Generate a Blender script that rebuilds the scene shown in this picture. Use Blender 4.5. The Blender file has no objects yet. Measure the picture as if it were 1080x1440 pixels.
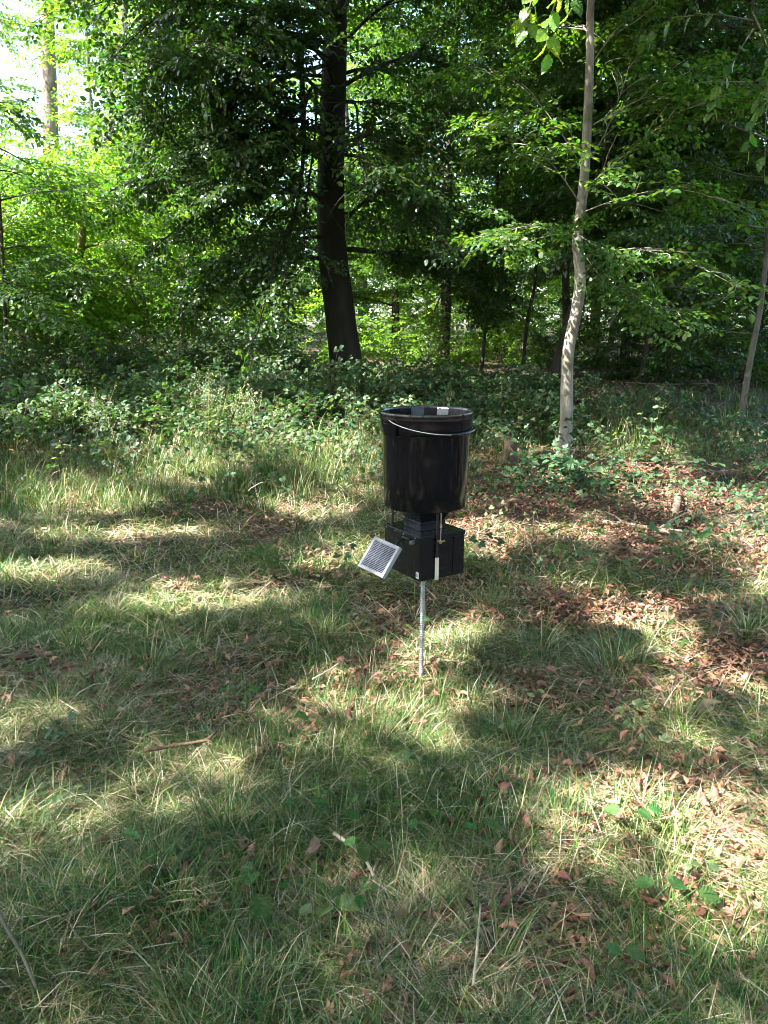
import bpy, bmesh, math, random
import numpy as np
from mathutils import Vector, Matrix

SC = bpy.context.scene
COL = SC.collection
rnd = random.Random(7)
rng = np.random.default_rng(7)
PI = math.pi

# ------------------------------------------------------------------ camera
PITCH = math.radians(13.5)
CAMZ = 1.45
FPX = 1082.0            # focal length in pixels of a 1080 x 1440 frame
cam_d = bpy.data.cameras.new('camera')
cam = bpy.data.objects.new('camera', cam_d)
COL.objects.link(cam)
cam.location = (0, 0, CAMZ)
cam.rotation_euler = (PI / 2 - PITCH, 0, 0)
cam_d.sensor_fit = 'VERTICAL'
cam_d.sensor_height = 36.0
cam_d.lens = 36.0 * FPX / 1440.0
cam_d.clip_start = 0.05
cam_d.clip_end = 1000
SC.camera = cam

# ------------------------------------------------------------------ light
SUN_EL = math.radians(49)
SUN_AZ = (-0.92, -0.39)           # horizontal direction towards the sun
_n = math.hypot(*SUN_AZ)
SUN = Vector((SUN_AZ[0] / _n * math.cos(SUN_EL), SUN_AZ[1] / _n * math.cos(SUN_EL), math.sin(SUN_EL)))
world = bpy.data.worlds.new('World')
SC.world = world
world.use_nodes = True
wn = world.node_tree
sky = wn.nodes.new('ShaderNodeTexSky')
sky.sky_type = 'NISHITA'
sky.sun_disc = False
sky.sun_elevation = SUN_EL
sky.sun_rotation = math.atan2(SUN.x, SUN.y)
sky.dust_density = 2.0
wn.links.new(sky.outputs[0], wn.nodes['Background'].inputs[0])
wn.nodes['Background'].inputs[1].default_value = 0.112
sun_d = bpy.data.lights.new('sun', 'SUN')
sun_d.energy = 5.0
sun_d.angle = math.radians(0.53)
sun_d.color = (1.0, 0.96, 0.90)
sun = bpy.data.objects.new('sun', sun_d)
COL.objects.link(sun)
sun.rotation_euler = SUN.to_track_quat('Z', 'Y').to_euler()
SC.view_settings.view_transform = 'Standard'
SC.view_settings.look = 'None'
SC.view_settings.exposure = 2.9
SC.view_settings.gamma = 1.0
SC.view_settings.use_curve_mapping = False
SC.render.engine = 'CYCLES'
cy = SC.cycles
cy.max_bounces = 7
cy.diffuse_bounces = 2
cy.glossy_bounces = 3
cy.transmission_bounces = 5
cy.transparent_max_bounces = 4
cy.caustics_reflective = False
cy.caustics_refractive = False
cy.sample_clamp_indirect = 6.0
cy.use_adaptive_sampling = True
cy.adaptive_threshold = 0.015
SC.render.filter_size = 1.0
cy.filter_width = 1.0
cy.use_denoising = True
cy.denoiser = 'OPENIMAGEDENOISE'
cy.denoising_prefilter = 'ACCURATE'
cy.denoising_input_passes = 'RGB_ALBEDO_NORMAL'


# ------------------------------------------------------------------ geometry of the view
def H(x, y):
    """Height of the forest floor."""
    x = np.asarray(x, float); y = np.asarray(y, float)
    s = np.clip((y - 5.5) / 9.0, 0, 1); s = s * s * (3 - 2 * s)
    z = 0.5 * s + np.clip(y - 14.5, 0, 60) * 0.02
    z = z + 0.025 * np.sin(1.9 * x + 0.7) * np.sin(1.6 * y + 0.4) + 0.024 * np.sin(4.7 * x + 1.1 * y) * np.sin(5.3 * y - 1.7 * x + 1.0) + 0.012 * np.sin(10.3 * x - 3.1 * y) * np.sin(9.1 * y + 2.7 * x)
    z = z + 0.10 * np.sin(0.42 * x + 1.3) * np.sin(0.37 * y) * np.clip((y - 4) / 5, 0, 1)
    return z


def Hs(x, y):
    return float(H(x, y))


def ray(u, v):
    c, s = math.cos(PITCH), math.sin(PITCH)
    b = -(v - 720) / FPX
    return Vector(((u - 540) / FPX, c + b * s, -s + b * c))


def at(u, v, y):
    """Point seen at (u, v) of the photograph at distance y along the ground."""
    d = ray(u, v)
    return Vector((0, 0, CAMZ)) + d * (y / d.y)


def ground(u, v):
    """Point of the ground seen at (u, v)."""
    d = ray(u, v)
    t = 1.0
    while t < 60:
        p = Vector((0, 0, CAMZ)) + d * t
        if p.z <= Hs(p.x, p.y):
            return Vector((p.x, p.y, Hs(p.x, p.y)))
        t += 0.01 + 0.002 * t
    return p


def proj(P):
    P = np.atleast_2d(np.asarray(P, float))
    c, s = math.cos(PITCH), math.sin(PITCH)
    d = P - np.array([0, 0, CAMZ])
    z = d @ np.array([0, c, -s])
    zz = np.where(np.abs(z) < 1e-6, 1e-6, z)
    u = 540 + FPX * d[:, 0] / zz
    v = 720 - FPX * (d @ np.array([0, s, c])) / zz
    return u, v, z


def sm(a, b, x):
    t = np.clip((x - a) / (b - a), 0, 1)
    return t * t * (3 - 2 * t)


# ------------------------------------------------------------------ materials
MATS = {}


def nodes_of(name):
    m = bpy.data.materials.new(name)
    m.use_nodes = True
    nt = m.node_tree
    return m, nt, nt.nodes['Principled BSDF'], nt.nodes['Material Output']


def plain(name, col, rough=0.5, metal=0.0, spec=0.5, var=0.0, scale=30, bump=0.0):
    m, nt, p, out = nodes_of(name)
    p.inputs['Roughness'].default_value = rough
    p.inputs['Metallic'].default_value = metal
    p.inputs['Specular IOR Level'].default_value = spec
    p.inputs['Base Color'].default_value = (*col, 1)
    if var or bump:
        tc = nt.nodes.new('ShaderNodeTexCoord')
        nz = nt.nodes.new('ShaderNodeTexNoise')
        nz.inputs['Scale'].default_value = scale
        nz.inputs['Detail'].default_value = 6
        nt.links.new(tc.outputs['Object'], nz.inputs['Vector'])
        if var:
            r = nt.nodes.new('ShaderNodeValToRGB')
            r.color_ramp.elements[0].position = 0.3
            r.color_ramp.elements[1].position = 0.7
            r.color_ramp.elements[0].color = (*[c * (1 - var) for c in col], 1)
            r.color_ramp.elements[1].color = (*[min(1, c * (1 + var)) for c in col], 1)
            nt.links.new(nz.outputs['Fac'], r.inputs[0])
            nt.links.new(r.outputs[0], p.inputs['Base Color'])
            mr = nt.nodes.new('ShaderNodeMapRange')
            mr.inputs['To Min'].default_value = max(0.02, rough - 0.08)
            mr.inputs['To Max'].default_value = min(1, rough + 0.1)
            nt.links.new(nz.outputs['Fac'], mr.inputs['Value'])
            nt.links.new(mr.outputs[0], p.inputs['Roughness'])
        if bump:
            b = nt.nodes.new('ShaderNodeBump')
            b.inputs['Strength'].default_value = bump
            b.inputs['Distance'].default_value = 0.01
            nt.links.new(nz.outputs['Fac'], b.inputs['Height'])
            nt.links.new(b.outputs[0], p.inputs['Normal'])
    MATS[name] = m
    return m


def leafy(name, col, trans, fac=0.35, rough=0.42, spec=0.5, attr=False, hue=0.03, val=0.35):
    """A thin leaf: reflects on the lit side and lets coloured light through."""
    m, nt, p, out = nodes_of(name)
    oi = nt.nodes.new('ShaderNodeObjectInfo')
    at_ = nt.nodes.new('ShaderNodeAttribute'); at_.attribute_name = 'tone'
    add = nt.nodes.new('ShaderNodeMath'); add.operation = 'ADD'
    nt.links.new(oi.outputs['Random'], add.inputs[0]); nt.links.new(at_.outputs['Fac'], add.inputs[1])
    fr = nt.nodes.new('ShaderNodeMath'); fr.operation = 'FRACT'
    nt.links.new(add.outputs[0], fr.inputs[0])
    mh = nt.nodes.new('ShaderNodeMapRange'); mh.inputs['To Min'].default_value = 0.5 - hue; mh.inputs['To Max'].default_value = 0.5 + hue
    mv = nt.nodes.new('ShaderNodeMapRange'); mv.inputs['To Min'].default_value = 1 - val; mv.inputs['To Max'].default_value = 1 + val
    nt.links.new(fr.outputs[0], mh.inputs['Value']); nt.links.new(oi.outputs['Random'], mv.inputs['Value'])

    def hsv(c):
        h = nt.nodes.new('ShaderNodeHueSaturation')
        if attr:
            a = nt.nodes.new('ShaderNodeAttribute'); a.attribute_name = 'col'
            mx = nt.nodes.new('ShaderNodeMix'); mx.data_type = 'RGBA'; mx.blend_type = 'MULTIPLY'
            mx.inputs['Factor'].default_value = 1
            nt.links.new(a.outputs['Color'], mx.inputs['A']); mx.inputs['B'].default_value = (*c, 1)
            nt.links.new(mx.outputs['Result'], h.inputs['Color'])
        else:
            h.inputs['Color'].default_value = (*c, 1)
        nt.links.new(mh.outputs[0], h.inputs['Hue']); nt.links.new(mv.outputs[0], h.inputs['Value'])
        return h
    h1, h2 = hsv(col), hsv(trans)
    nt.links.new(h1.outputs[0], p.inputs['Base Color'])
    p.inputs['Roughness'].default_value = rough
    p.inputs['Specular IOR Level'].default_value = spec
    tr = nt.nodes.new('ShaderNodeBsdfTranslucent')
    nt.links.new(h2.outputs[0], tr.inputs['Color'])
    mix = nt.nodes.new('ShaderNodeMixShader'); mix.inputs[0].default_value = fac
    nt.links.new(p.outputs[0], mix.inputs[1]); nt.links.new(tr.outputs[0], mix.inputs[2])
    nt.links.new(mix.outputs[0], out.inputs['Surface'])
    MATS[name] = m
    return m


def bark(name, c1, c2, scale=6, bump=0.5, moss=None, stretch=0.25):
    m, nt, p, out = nodes_of(name)
    tc = nt.nodes.new('ShaderNodeTexCoord')
    mp = nt.nodes.new('ShaderNodeMapping'); mp.inputs['Scale'].default_value = (1, 1, stretch)
    nt.links.new(tc.outputs['Object'], mp.inputs['Vector'])
    nz = nt.nodes.new('ShaderNodeTexNoise'); nz.inputs['Scale'].default_value = scale; nz.inputs['Detail'].default_value = 8
    nz.inputs['Roughness'].default_value = 0.65
    nt.links.new(mp.outputs[0], nz.inputs['Vector'])
    r = nt.nodes.new('ShaderNodeValToRGB')
    r.color_ramp.elements[0].position = 0.33; r.color_ramp.elements[1].position = 0.66
    r.color_ramp.elements[0].color = (*c1, 1); r.color_ramp.elements[1].color = (*c2, 1)
    nt.links.new(nz.outputs['Fac'], r.inputs[0])
    last = r.outputs[0]
    n2 = nt.nodes.new('ShaderNodeTexNoise'); n2.inputs['Scale'].default_value = scale * 0.35; n2.inputs['Detail'].default_value = 5
    nt.links.new(tc.outputs['Object'], n2.inputs['Vector'])
    if moss:
        mx = nt.nodes.new('ShaderNodeMix'); mx.data_type = 'RGBA'
        mr = nt.nodes.new('ShaderNodeMapRange'); mr.inputs['From Min'].default_value = 0.5; mr.inputs['From Max'].default_value = 0.68
        nt.links.new(n2.outputs['Fac'], mr.inputs['Value']); nt.links.new(mr.outputs[0], mx.inputs['Factor'])
        nt.links.new(last, mx.inputs['A']); mx.inputs['B'].default_value = (*moss, 1)
        last = mx.outputs['Result']
    nt.links.new(last, p.inputs['Base Color'])
    p.inputs['Roughness'].default_value = 0.85
    p.inputs['Specular IOR Level'].default_value = 0.25
    n3 = nt.nodes.new('ShaderNodeTexNoise'); n3.inputs['Scale'].default_value = scale * 5; n3.inputs['Detail'].default_value = 4
    nt.links.new(mp.outputs[0], n3.inputs['Vector'])
    ad = nt.nodes.new('ShaderNodeMath'); ad.operation = 'ADD'
    nt.links.new(nz.outputs['Fac'], ad.inputs[0]); nt.links.new(n3.outputs['Fac'], ad.inputs[1])
    b = nt.nodes.new('ShaderNodeBump'); b.inputs['Strength'].default_value = bump; b.inputs['Distance'].default_value = 0.02
    nt.links.new(ad.outputs[0], b.inputs['Height']); nt.links.new(b.outputs[0], p.inputs['Normal'])
    MATS[name] = m
    return m


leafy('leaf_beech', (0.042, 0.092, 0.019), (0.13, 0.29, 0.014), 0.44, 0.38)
leafy('leaf_shaded', (0.032, 0.070, 0.019), (0.085, 0.20, 0.011), 0.4, 0.36)  # darker copy of leaf_beech, shade put into the colour
leafy('leaf_sunlit', (0.080, 0.16, 0.020), (0.29, 0.52, 0.025), 0.48, 0.4)  # brighter copy of leaf_beech, sun glow put into the colour
leafy('leaf_bramble', (0.042, 0.088, 0.036), (0.09, 0.20, 0.026), 0.3, 0.48, 0.32, hue=.03, val=.4)
leafy('leaf_weed', (0.050, 0.112, 0.028), (0.12, 0.26, 0.03), 0.3, 0.6, 0.25)
leafy('leaf_pale', (0.11, 0.16, 0.06), (0.24, 0.36, 0.05), 0.4, 0.45)
leafy('leaf_dead', (0.34, 0.165, 0.105), (0.28, 0.10, 0.045), 0.18, 0.5, 0.35, hue=0.025, val=0.5)
leafy('leaf_dead_pale', (0.38, 0.25, 0.17), (0.42, 0.20, 0.06), 0.22, 0.55, 0.3, hue=0.02, val=0.25)
leafy('leaf_dead_dark', (0.13, 0.062, 0.035), (0.14, 0.05, 0.02), 0.12, 0.45, 0.4, hue=0.02, val=0.35)
leafy('grass_blade', (1, 1, 1), (1.2, 1.3, 0.55), 0.22, 0.45, 0.35, attr=True, hue=0.012, val=0.25)
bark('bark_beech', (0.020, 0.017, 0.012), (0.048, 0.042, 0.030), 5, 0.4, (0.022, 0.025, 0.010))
bark('bark_sapling', (0.15, 0.13, 0.105), (0.40, 0.36, 0.31), 10, 0.35, (0.12, 0.115, 0.07), 0.3)
bark('bark_grey', (0.09, 0.08, 0.062), (0.17, 0.155, 0.125), 8, 0.5, (0.06, 0.062, 0.03))
bark('bark_dark', (0.030, 0.025, 0.018), (0.065, 0.056, 0.042), 7, 0.5)
bark('bark_pine', (0.09, 0.07, 0.055), (0.34, 0.27, 0.21), 7, 0.9)
bark('bark_olive', (0.085, 0.075, 0.03), (0.17, 0.15, 0.06), 8, 0.5)
bark('twig_brown', (0.09, 0.055, 0.035), (0.17, 0.11, 0.07), 20, 0.4)
bark('twig_pale', (0.30, 0.24, 0.17), (0.45, 0.38, 0.28), 25, 0.4)
bark('twig_pink', (0.16, 0.10, 0.075), (0.30, 0.20, 0.15), 18, 0.6)
bark('wood_stump', (0.05, 0.038, 0.024), (0.11, 0.08, 0.05), 14, 0.7, (0.05, 0.06, 0.02))


def ground_material():
    m, nt, p, out = nodes_of('forest_soil')
    tc = nt.nodes.new('ShaderNodeTexCoord')
    vor = nt.nodes.new('ShaderNodeTexVoronoi'); vor.inputs['Scale'].default_value = 28; vor.inputs['Randomness'].default_value = 1
    nz0 = nt.nodes.new('ShaderNodeTexNoise'); nz0.inputs['Scale'].default_value = 9; nz0.inputs['Detail'].default_value = 4
    mixv = nt.nodes.new('ShaderNodeMix'); mixv.data_type = 'RGBA'; mixv.inputs['Factor'].default_value = 0.06
    nt.links.new(tc.outputs['Object'], nz0.inputs['Vector']); nt.links.new(tc.outputs['Object'], mixv.inputs['A'])
    nt.links.new(nz0.outputs['Color'], mixv.inputs['B']); nt.links.new(mixv.outputs['Result'], vor.inputs['Vector'])
    r = nt.nodes.new('ShaderNodeValToRGB')
    e = r.color_ramp.elements
    e[0].position = 0.0; e[0].color = (0.022, 0.014, 0.009, 1)
    e[1].position = 1.0; e[1].color = (0.15, 0.08, 0.05, 1)
    for pos, c in ((0.35, (0.055, 0.030, 0.018, 1)), (0.6, (0.11, 0.06, 0.036, 1)), (0.8, (0.07, 0.05, 0.028, 1))):
        q = e.new(pos); q.color = c
    sep = nt.nodes.new('ShaderNodeSeparateColor'); nt.links.new(vor.outputs['Color'], sep.inputs[0])
    nt.links.new(sep.outputs[0], r.inputs[0])
    nz = nt.nodes.new('ShaderNodeTexNoise'); nz.inputs['Scale'].default_value = 1.3; nz.inputs['Detail'].default_value = 7
    nt.links.new(tc.outputs['Object'], nz.inputs['Vector'])
    mr = nt.nodes.new('ShaderNodeMapRange'); mr.inputs['From Min'].default_value = 0.45; mr.inputs['From Max'].default_value = 0.6
    nt.links.new(nz.outputs['Fac'], mr.inputs['Value'])
    mx = nt.nodes.new('ShaderNodeMix'); mx.data_type = 'RGBA'
    nt.links.new(mr.outputs[0], mx.inputs['Factor']); nt.links.new(r.outputs[0], mx.inputs['A'])
    mx.inputs['B'].default_value = (0.035, 0.03, 0.016, 1)
    nt.links.new(mx.outputs['Result'], p.inputs['Base Color'])
    p.inputs['Roughness'].default_value = 0.9
    b = nt.nodes.new('ShaderNodeBump'); b.inputs['Strength'].default_value = 0.8; b.inputs['Distance'].default_value = 0.02
    nt.links.new(vor.outputs['Distance'], b.inputs['Height']); nt.links.new(b.outputs[0], p.inputs['Normal'])
    return m


SOIL = ground_material()

# feeder materials
plain('black_plastic', (0.005, 0.005, 0.006), 0.09, 0, 0.36, 0.12, 14)
plain('black_lid', (0.008, 0.008, 0.010), 0.12, 0, 0.5, 0.1, 20)
plain('black_powder_coat', (0.008, 0.008, 0.009), 0.24, 0, 0.38, 0.12, 40)
plain('black_strap', (0.016, 0.015, 0.014), 0.35, 0.2, 0.5)
plain('steel_wire', (0.55, 0.53, 0.50), 0.25, 1.0)
plain('galvanised', (0.42, 0.42, 0.41), 0.42, 0.8, 0.5, 0.2, 60)
plain('plate_lit_cream', (0.78, 0.70, 0.54), 0.4, 0.25, 0.5, 0.08, 40)  # cream of the lit ground reflected in the metal, put into the colour
plain('brass', (0.60, 0.48, 0.24), 0.3, 1.0)
plain('silver_screw', (0.6, 0.6, 0.62), 0.3, 1.0)
plain('panel_frame', (0.34, 0.34, 0.36), 0.42, 0.3, 0.5, 0.08, 50)
plain('panel_backing', (0.28, 0.29, 0.37), 0.25, 0, 0.5)
plain('solar_cell', (0.022, 0.022, 0.032), 0.18, 0, 0.6)
plain('sticker_white', (0.75, 0.75, 0.75), 0.5)
plain('sticker_ink', (0.015, 0.015, 0.015), 0.6)
plain('sensor_grey', (0.10, 0.11, 0.10), 0.35)


# ------------------------------------------------------------------ mesh helpers
def mesh_of(name, V, F, mats, fm=None, smooth=False, face_attr=None):
    me = bpy.data.meshes.new(name)
    me.from_pydata([tuple(v) for v in V], [], F)
    for m in mats:
        me.materials.append(MATS[m] if isinstance(m, str) else m)
    if fm is not None:
        me.polygons.foreach_set('material_index', np.asarray(fm, np.int32))
    if smooth:
        me.polygons.foreach_set('use_smooth', np.ones(len(F), bool))
    if face_attr:
        for k, a in face_attr.items():
            a = np.asarray(a, np.float32)
            if a.ndim == 1:
                at_ = me.attributes.new(k, 'FLOAT', 'FACE'); at_.data.foreach_set('value', a)
            else:
                at_ = me.attributes.new(k, 'FLOAT_COLOR', 'FACE')
                at_.data.foreach_set('color', np.concatenate([a, np.ones((len(a), 1), np.float32)], 1).ravel())
    me.update()
    return me


def obj(name, me, parent=None, kind=None, loc=None, rot=None, scale=None):
    o = bpy.data.objects.new(name, me)
    COL.objects.link(o)
    if parent is not None:
        o.parent = parent
    if kind:
        o['kind'] = kind
    if loc is not None: o.location = loc
    if rot is not None: o.rotation_euler = rot
    if scale is not None: o.scale = scale if hasattr(scale, '__len__') else (scale,) * 3
    return o


def tag(o, label, cat, group=None, kind=None):
    o['label'] = label; o['category'] = cat
    if group: o['group'] = group
    if kind: o['kind'] = kind
    return o


def thing(name, label, cat, loc=(0, 0, 0), group=None, rz=0):
    o = bpy.data.objects.new(name, None)
    COL.objects.link(o)
    o.empty_display_size = 0.1
    o.location = loc; o.rotation_euler = (0, 0, rz)
    return tag(o, label, cat, group)


class MB:
    """Collects faces for one mesh."""
    def __init__(s):
        s.V, s.F, s.M, s.T, s.C = [], [], [], [], []

    def add(s, V, F, m=0, tone=0.0, col=(1, 1, 1)):
        b = len(s.V)
        s.V.extend([tuple(v) for v in V])
        s.F.extend([tuple(i + b for i in f) for f in F])
        s.M.extend([m] * len(F)); s.T.extend([tone] * len(F)); s.C.extend([col] * len(F))

    def box(s, c, size, R=None, m=0):
        x, y, z = [k / 2 for k in size]
        P = [Vector(q) for q in ((-x, -y, -z), (x, -y, -z), (x, y, -z), (-x, y, -z), (-x, -y, z), (x, -y, z), (x, y, z), (-x, y, z))]
        if R is not None: P = [R @ q for q in P]
        c = Vector(c)
        s.add([q + c for q in P], [(0, 3, 2, 1), (4, 5, 6, 7), (0, 1, 5, 4), (1, 2, 6, 5), (2, 3, 7, 6), (3, 0, 4, 7)], m)

    def tube(s, pts, rad, n=6, m=0, caps=True, wob=0.0, seed=0, col=(1, 1, 1)):
        pts = [Vector(p) for p in pts]
        if not hasattr(rad, '__len__'): rad = [rad] * len(pts)
        r_ = random.Random(seed)
        V, F = [], []
        ref = None
        for i, p in enumerate(pts):
            t = (pts[min(i + 1, len(pts) - 1)] - pts[max(i - 1, 0)])
            if t.length < 1e-9: t = Vector((0, 0, 1))
            t.normalize()
            if ref is None:
                ref = t.orthogonal()
            ref = (ref - t * ref.dot(t))
            if ref.length < 1e-6: ref = t.orthogonal()
            ref.normalize()
            b = t.cross(ref)
            for k in range(n):
                a = 2 * PI * k / n
                rr = rad[i] * (1 + wob * r_.uniform(-1, 1))
                V.append(p + ref * (math.cos(a) * rr) + b * (math.sin(a) * rr))
        for i in range(len(pts) - 1):
            for k in range(n):
                k2 = (k + 1) % n
                F.append((i * n + k, i * n + k2, (i + 1) * n + k2, (i + 1) * n + k))
        if caps and n > 2:
            F.append(tuple(range(n - 1, -1, -1)))
            F.append(tuple((len(pts) - 1) * n + k for k in range(n)))
        s.add(V, F, m, 0.0, col)

    def lathe(s, prof, n=48, c=(0, 0, 0), m=0, close=False):
        V, F = [], []
        c = Vector(c)
        for (r, z) in prof:
            for k in range(n):
                a = 2 * PI * k / n
                V.append(c + Vector((r * math.cos(a), r * math.sin(a), z)))
        for i in range(len(prof) - 1):
            for k in range(n):
                k2 = (k + 1) % n
                F.append((i * n + k, i * n + k2, (i + 1) * n + k2, (i + 1) * n + k))
        s.add(V, F, m)

    def mesh(s, name, mats, smooth=False, tone=False, color=False):
        fa = {}
        if tone: fa['tone'] = s.T
        if color: fa['col'] = s.C
        return mesh_of(name, s.V, s.F, mats, s.M, smooth, fa or None)


def auto_smooth(me, deg=40):
    me.polygons.foreach_set('use_smooth', np.ones(len(me.polygons), bool))
    try:
        me.set_sharp_from_angle(angle=math.radians(deg))
    except Exception:
        pass
    return me


def spline(pts, n=6):
    pts = [Vector(p) for p in pts]
    out = []
    for i in range(len(pts) - 1):
        p0 = pts[max(i - 1, 0)]; p1 = pts[i]; p2 = pts[i + 1]; p3 = pts[min(i + 2, len(pts) - 1)]
        for k in range(n):
            t = k / n
            out.append(0.5 * ((2 * p1) + (p2 - p0) * t + (2 * p0 - 5 * p1 + 4 * p2 - p3) * t * t + (3 * p1 - p0 - 3 * p2 + p3) * t ** 3))
    out.append(pts[-1])
    return out


def lerp_list(a, n):
    xs = np.linspace(0, len(a) - 1, n)
    return [float(v) for v in np.interp(xs, range(len(a)), a)]


# ------------------------------------------------------------------ instancing for foliage and ground cover
_scat = [0]


def scatter(name, pts, rot, scl, idx, sources, parent=None, kind='stuff', origin=None):
    """One object whose points carry leaf sprays, tufts or leaves (geometry nodes)."""
    pts = np.asarray(pts, np.float32).reshape(-1, 3)
    if origin is not None:
        pts = pts - np.asarray(origin, np.float32)
    me = bpy.data.meshes.new(name)
    me.vertices.add(len(pts)); me.vertices.foreach_set('co', pts.ravel())
    a = me.attributes.new('rot', 'FLOAT_VECTOR', 'POINT'); a.data.foreach_set('vector', np.asarray(rot, np.float32).ravel())
    a = me.attributes.new('scl', 'FLOAT', 'POINT'); a.data.foreach_set('value', np.asarray(scl, np.float32).ravel())
    a = me.attributes.new('idx', 'INT', 'POINT'); a.data.foreach_set('value', np.asarray(idx, np.int32).ravel())
    o = obj(name, me, parent, kind)
    key = '_'.join(s.name for s in sources)
    ng = bpy.data.node_groups.get('scatter_' + key)
    if ng is None:
        c = bpy.data.collections.new('sources_%02d' % _scat[0]); _scat[0] += 1
        for s in sources: c.objects.link(s)
        ng = bpy.data.node_groups.new('scatter_' + key, 'GeometryNodeTree')
        ng.interface.new_socket('Geometry', in_out='INPUT', socket_type='NodeSocketGeometry')
        ng.interface.new_socket('Geometry', in_out='OUTPUT', socket_type='NodeSocketGeometry')
        gi = ng.nodes.new('NodeGroupInput'); go = ng.nodes.new('NodeGroupOutput')
        ci = ng.nodes.new('GeometryNodeCollectionInfo'); ci.inputs[0].default_value = c
        ci.inputs[1].default_value = True; ci.inputs[2].default_value = True
        ip = ng.nodes.new('GeometryNodeInstanceOnPoints'); ip.inputs['Pick Instance'].default_value = True

        def named(nm, ty):
            q = ng.nodes.new('GeometryNodeInputNamedAttribute'); q.data_type = ty; q.inputs[0].default_value = nm
            return q.outputs[0]
        ng.links.new(gi.outputs[0], ip.inputs['Points']); ng.links.new(ci.outputs[0], ip.inputs['Instance'])
        ng.links.new(named('idx', 'INT'), ip.inputs['Instance Index'])
        ng.links.new(named('rot', 'FLOAT_VECTOR'), ip.inputs['Rotation'])
        ng.links.new(named('scl', 'FLOAT'), ip.inputs['Scale'])
        ng.links.new(ip.outputs[0], go.inputs[0])
    md = o.modifiers.new('scatter', 'NODES'); md.node_group = ng
    return o


_src = [0]


def source(me, nm):
    o = bpy.data.objects.new('src_%03d_%s' % (_src[0], nm), me); _src[0] += 1
    return o


def euler_xz(X, Z):
    """Euler angles of frames with given X axes and approximate Z axes (n x 3)."""
    X = X / np.linalg.norm(X, axis=1, keepdims=True)
    Y = np.cross(Z, X); Y = Y / np.maximum(np.linalg.norm(Y, axis=1, keepdims=True), 1e-9)
    Z = np.cross(X, Y)
    ry = -np.arcsin(np.clip(X[:, 2], -1, 1))
    rz = np.arctan2(X[:, 1], X[:, 0])
    rx = np.arctan2(Y[:, 2], Z[:, 2])
    return np.stack([rx, ry, rz], 1)


# ------------------------------------------------------------------ leaves and sprays
def leaf_geo(L, W, fold=0.15, droop=0.15, wave=0.0, r=rnd):
    """A leaf along +X, face up: midrib, two halves, tip bent down."""
    xs = [0, 0.18, 0.45, 0.75, 1.0]
    ws = [0.0, 0.36, 0.5, 0.33, 0.0]
    mid = [Vector((L * x, 0, -droop * L * x * x)) for x in xs]
    V = list(mid)
    for sgn in (1, -1):
        for x, w in list(zip(xs, ws))[1:4]:
            V.append(Vector((L * (x + 0.02), sgn * W * w, fold * W * w - droop * L * x * x + wave * L * r.uniform(-1, 1))))
    F = [(0, 1, 5), (1, 2, 6, 5), (2, 3, 7, 6), (3, 4, 7), (0, 8, 1), (1, 8, 9, 2), (2, 9, 10, 3), (3, 10, 4)]
    return V, F


def place(V, M):
    return [M @ v for v in V]


def spray_mesh(name, n, L, leafL, leafW, mat, seed, side=0, twig='bark_dark', spread=52, jit=0.35):
    """A flat leafy twig along +X with alternate leaves, and optional side twigs."""
    r = random.Random(seed)
    mb = MB()

    def twig_(M, n, L, depth):
        pts = [M @ Vector((L * t, 0.02 * L * math.sin(3 * t + seed), -0.10 * L * t * t)) for t in (0, 0.35, 0.7, 1)]
        mb.tube(pts, [0.003, 0.0025, 0.002, 0.001], 3, 0, False)
        for i in range(n):
            t = (i + 0.6) / n
            p = Vector((L * t, 0.02 * L * math.sin(3 * t + seed), -0.10 * L * t * t))
            sgn = 1 if i % 2 else -1
            a = math.radians(spread + r.uniform(-14, 14)) * sgn * (0.25 if i == n - 1 else 1)
            k = r.uniform(0.75, 1.12)
            V, F = leaf_geo(leafL * k, leafW * k, r.uniform(0.05, 0.35), r.uniform(0.05, 0.3), 0.02, r)
            R = Matrix.Rotation(a, 4, 'Z') @ Matrix.Rotation(r.gauss(0, jit), 4, 'X') @ Matrix.Rotation(r.gauss(0.1, jit * 0.7), 4, 'Y')
            mb.add(place(V, M @ Matrix.Translation(p) @ R), F, 1, r.random())
        if depth:
            for i in range(side):
                t = (i + 0.5) / (side + 0.5)
                sgn = 1 if i % 2 else -1
                MM = M @ Matrix.Translation((L * t, 0, -0.10 * L * t * t)) @ Matrix.Rotation(sgn * math.radians(r.uniform(35, 60)), 4, 'Z') @ Matrix.Rotation(r.gauss(0, 0.2), 4, 'X')
                twig_(MM, max(3, int(n * (1 - 0.5 * t) * 0.8)), L * (0.65 - 0.35 * t), depth - 1)
    twig_(Matrix.Identity(4), n, L, 1 if side else 0)
    return mb.mesh(name, [twig, mat], False, True)


SPRAY = {}
for mat in ('leaf_beech', 'leaf_shaded', 'leaf_sunlit'):
    SPRAY[mat] = [source(spray_mesh('spray', 9, 0.5, 0.085, 0.055, mat, 10 + k, 4), mat) for k in range(4)]
SPRAY['small'] = [source(spray_mesh('spray_small', 8, 0.32, 0.08, 0.05, 'leaf_beech', 30 + k, 0), 'small') for k in range(3)]
SPRAY['far'] = [source(spray_mesh('spray_far', 8, 0.75, 0.14, 0.095, 'leaf_beech', 40 + k, 4), 'far') for k in range(3)]
SPRAY['far_sunlit'] = [source(spray_mesh('spray_far', 8, 0.75, 0.13, 0.09, 'leaf_sunlit', 44 + k, 4), 'far_sunlit') for k in range(3)]


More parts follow.
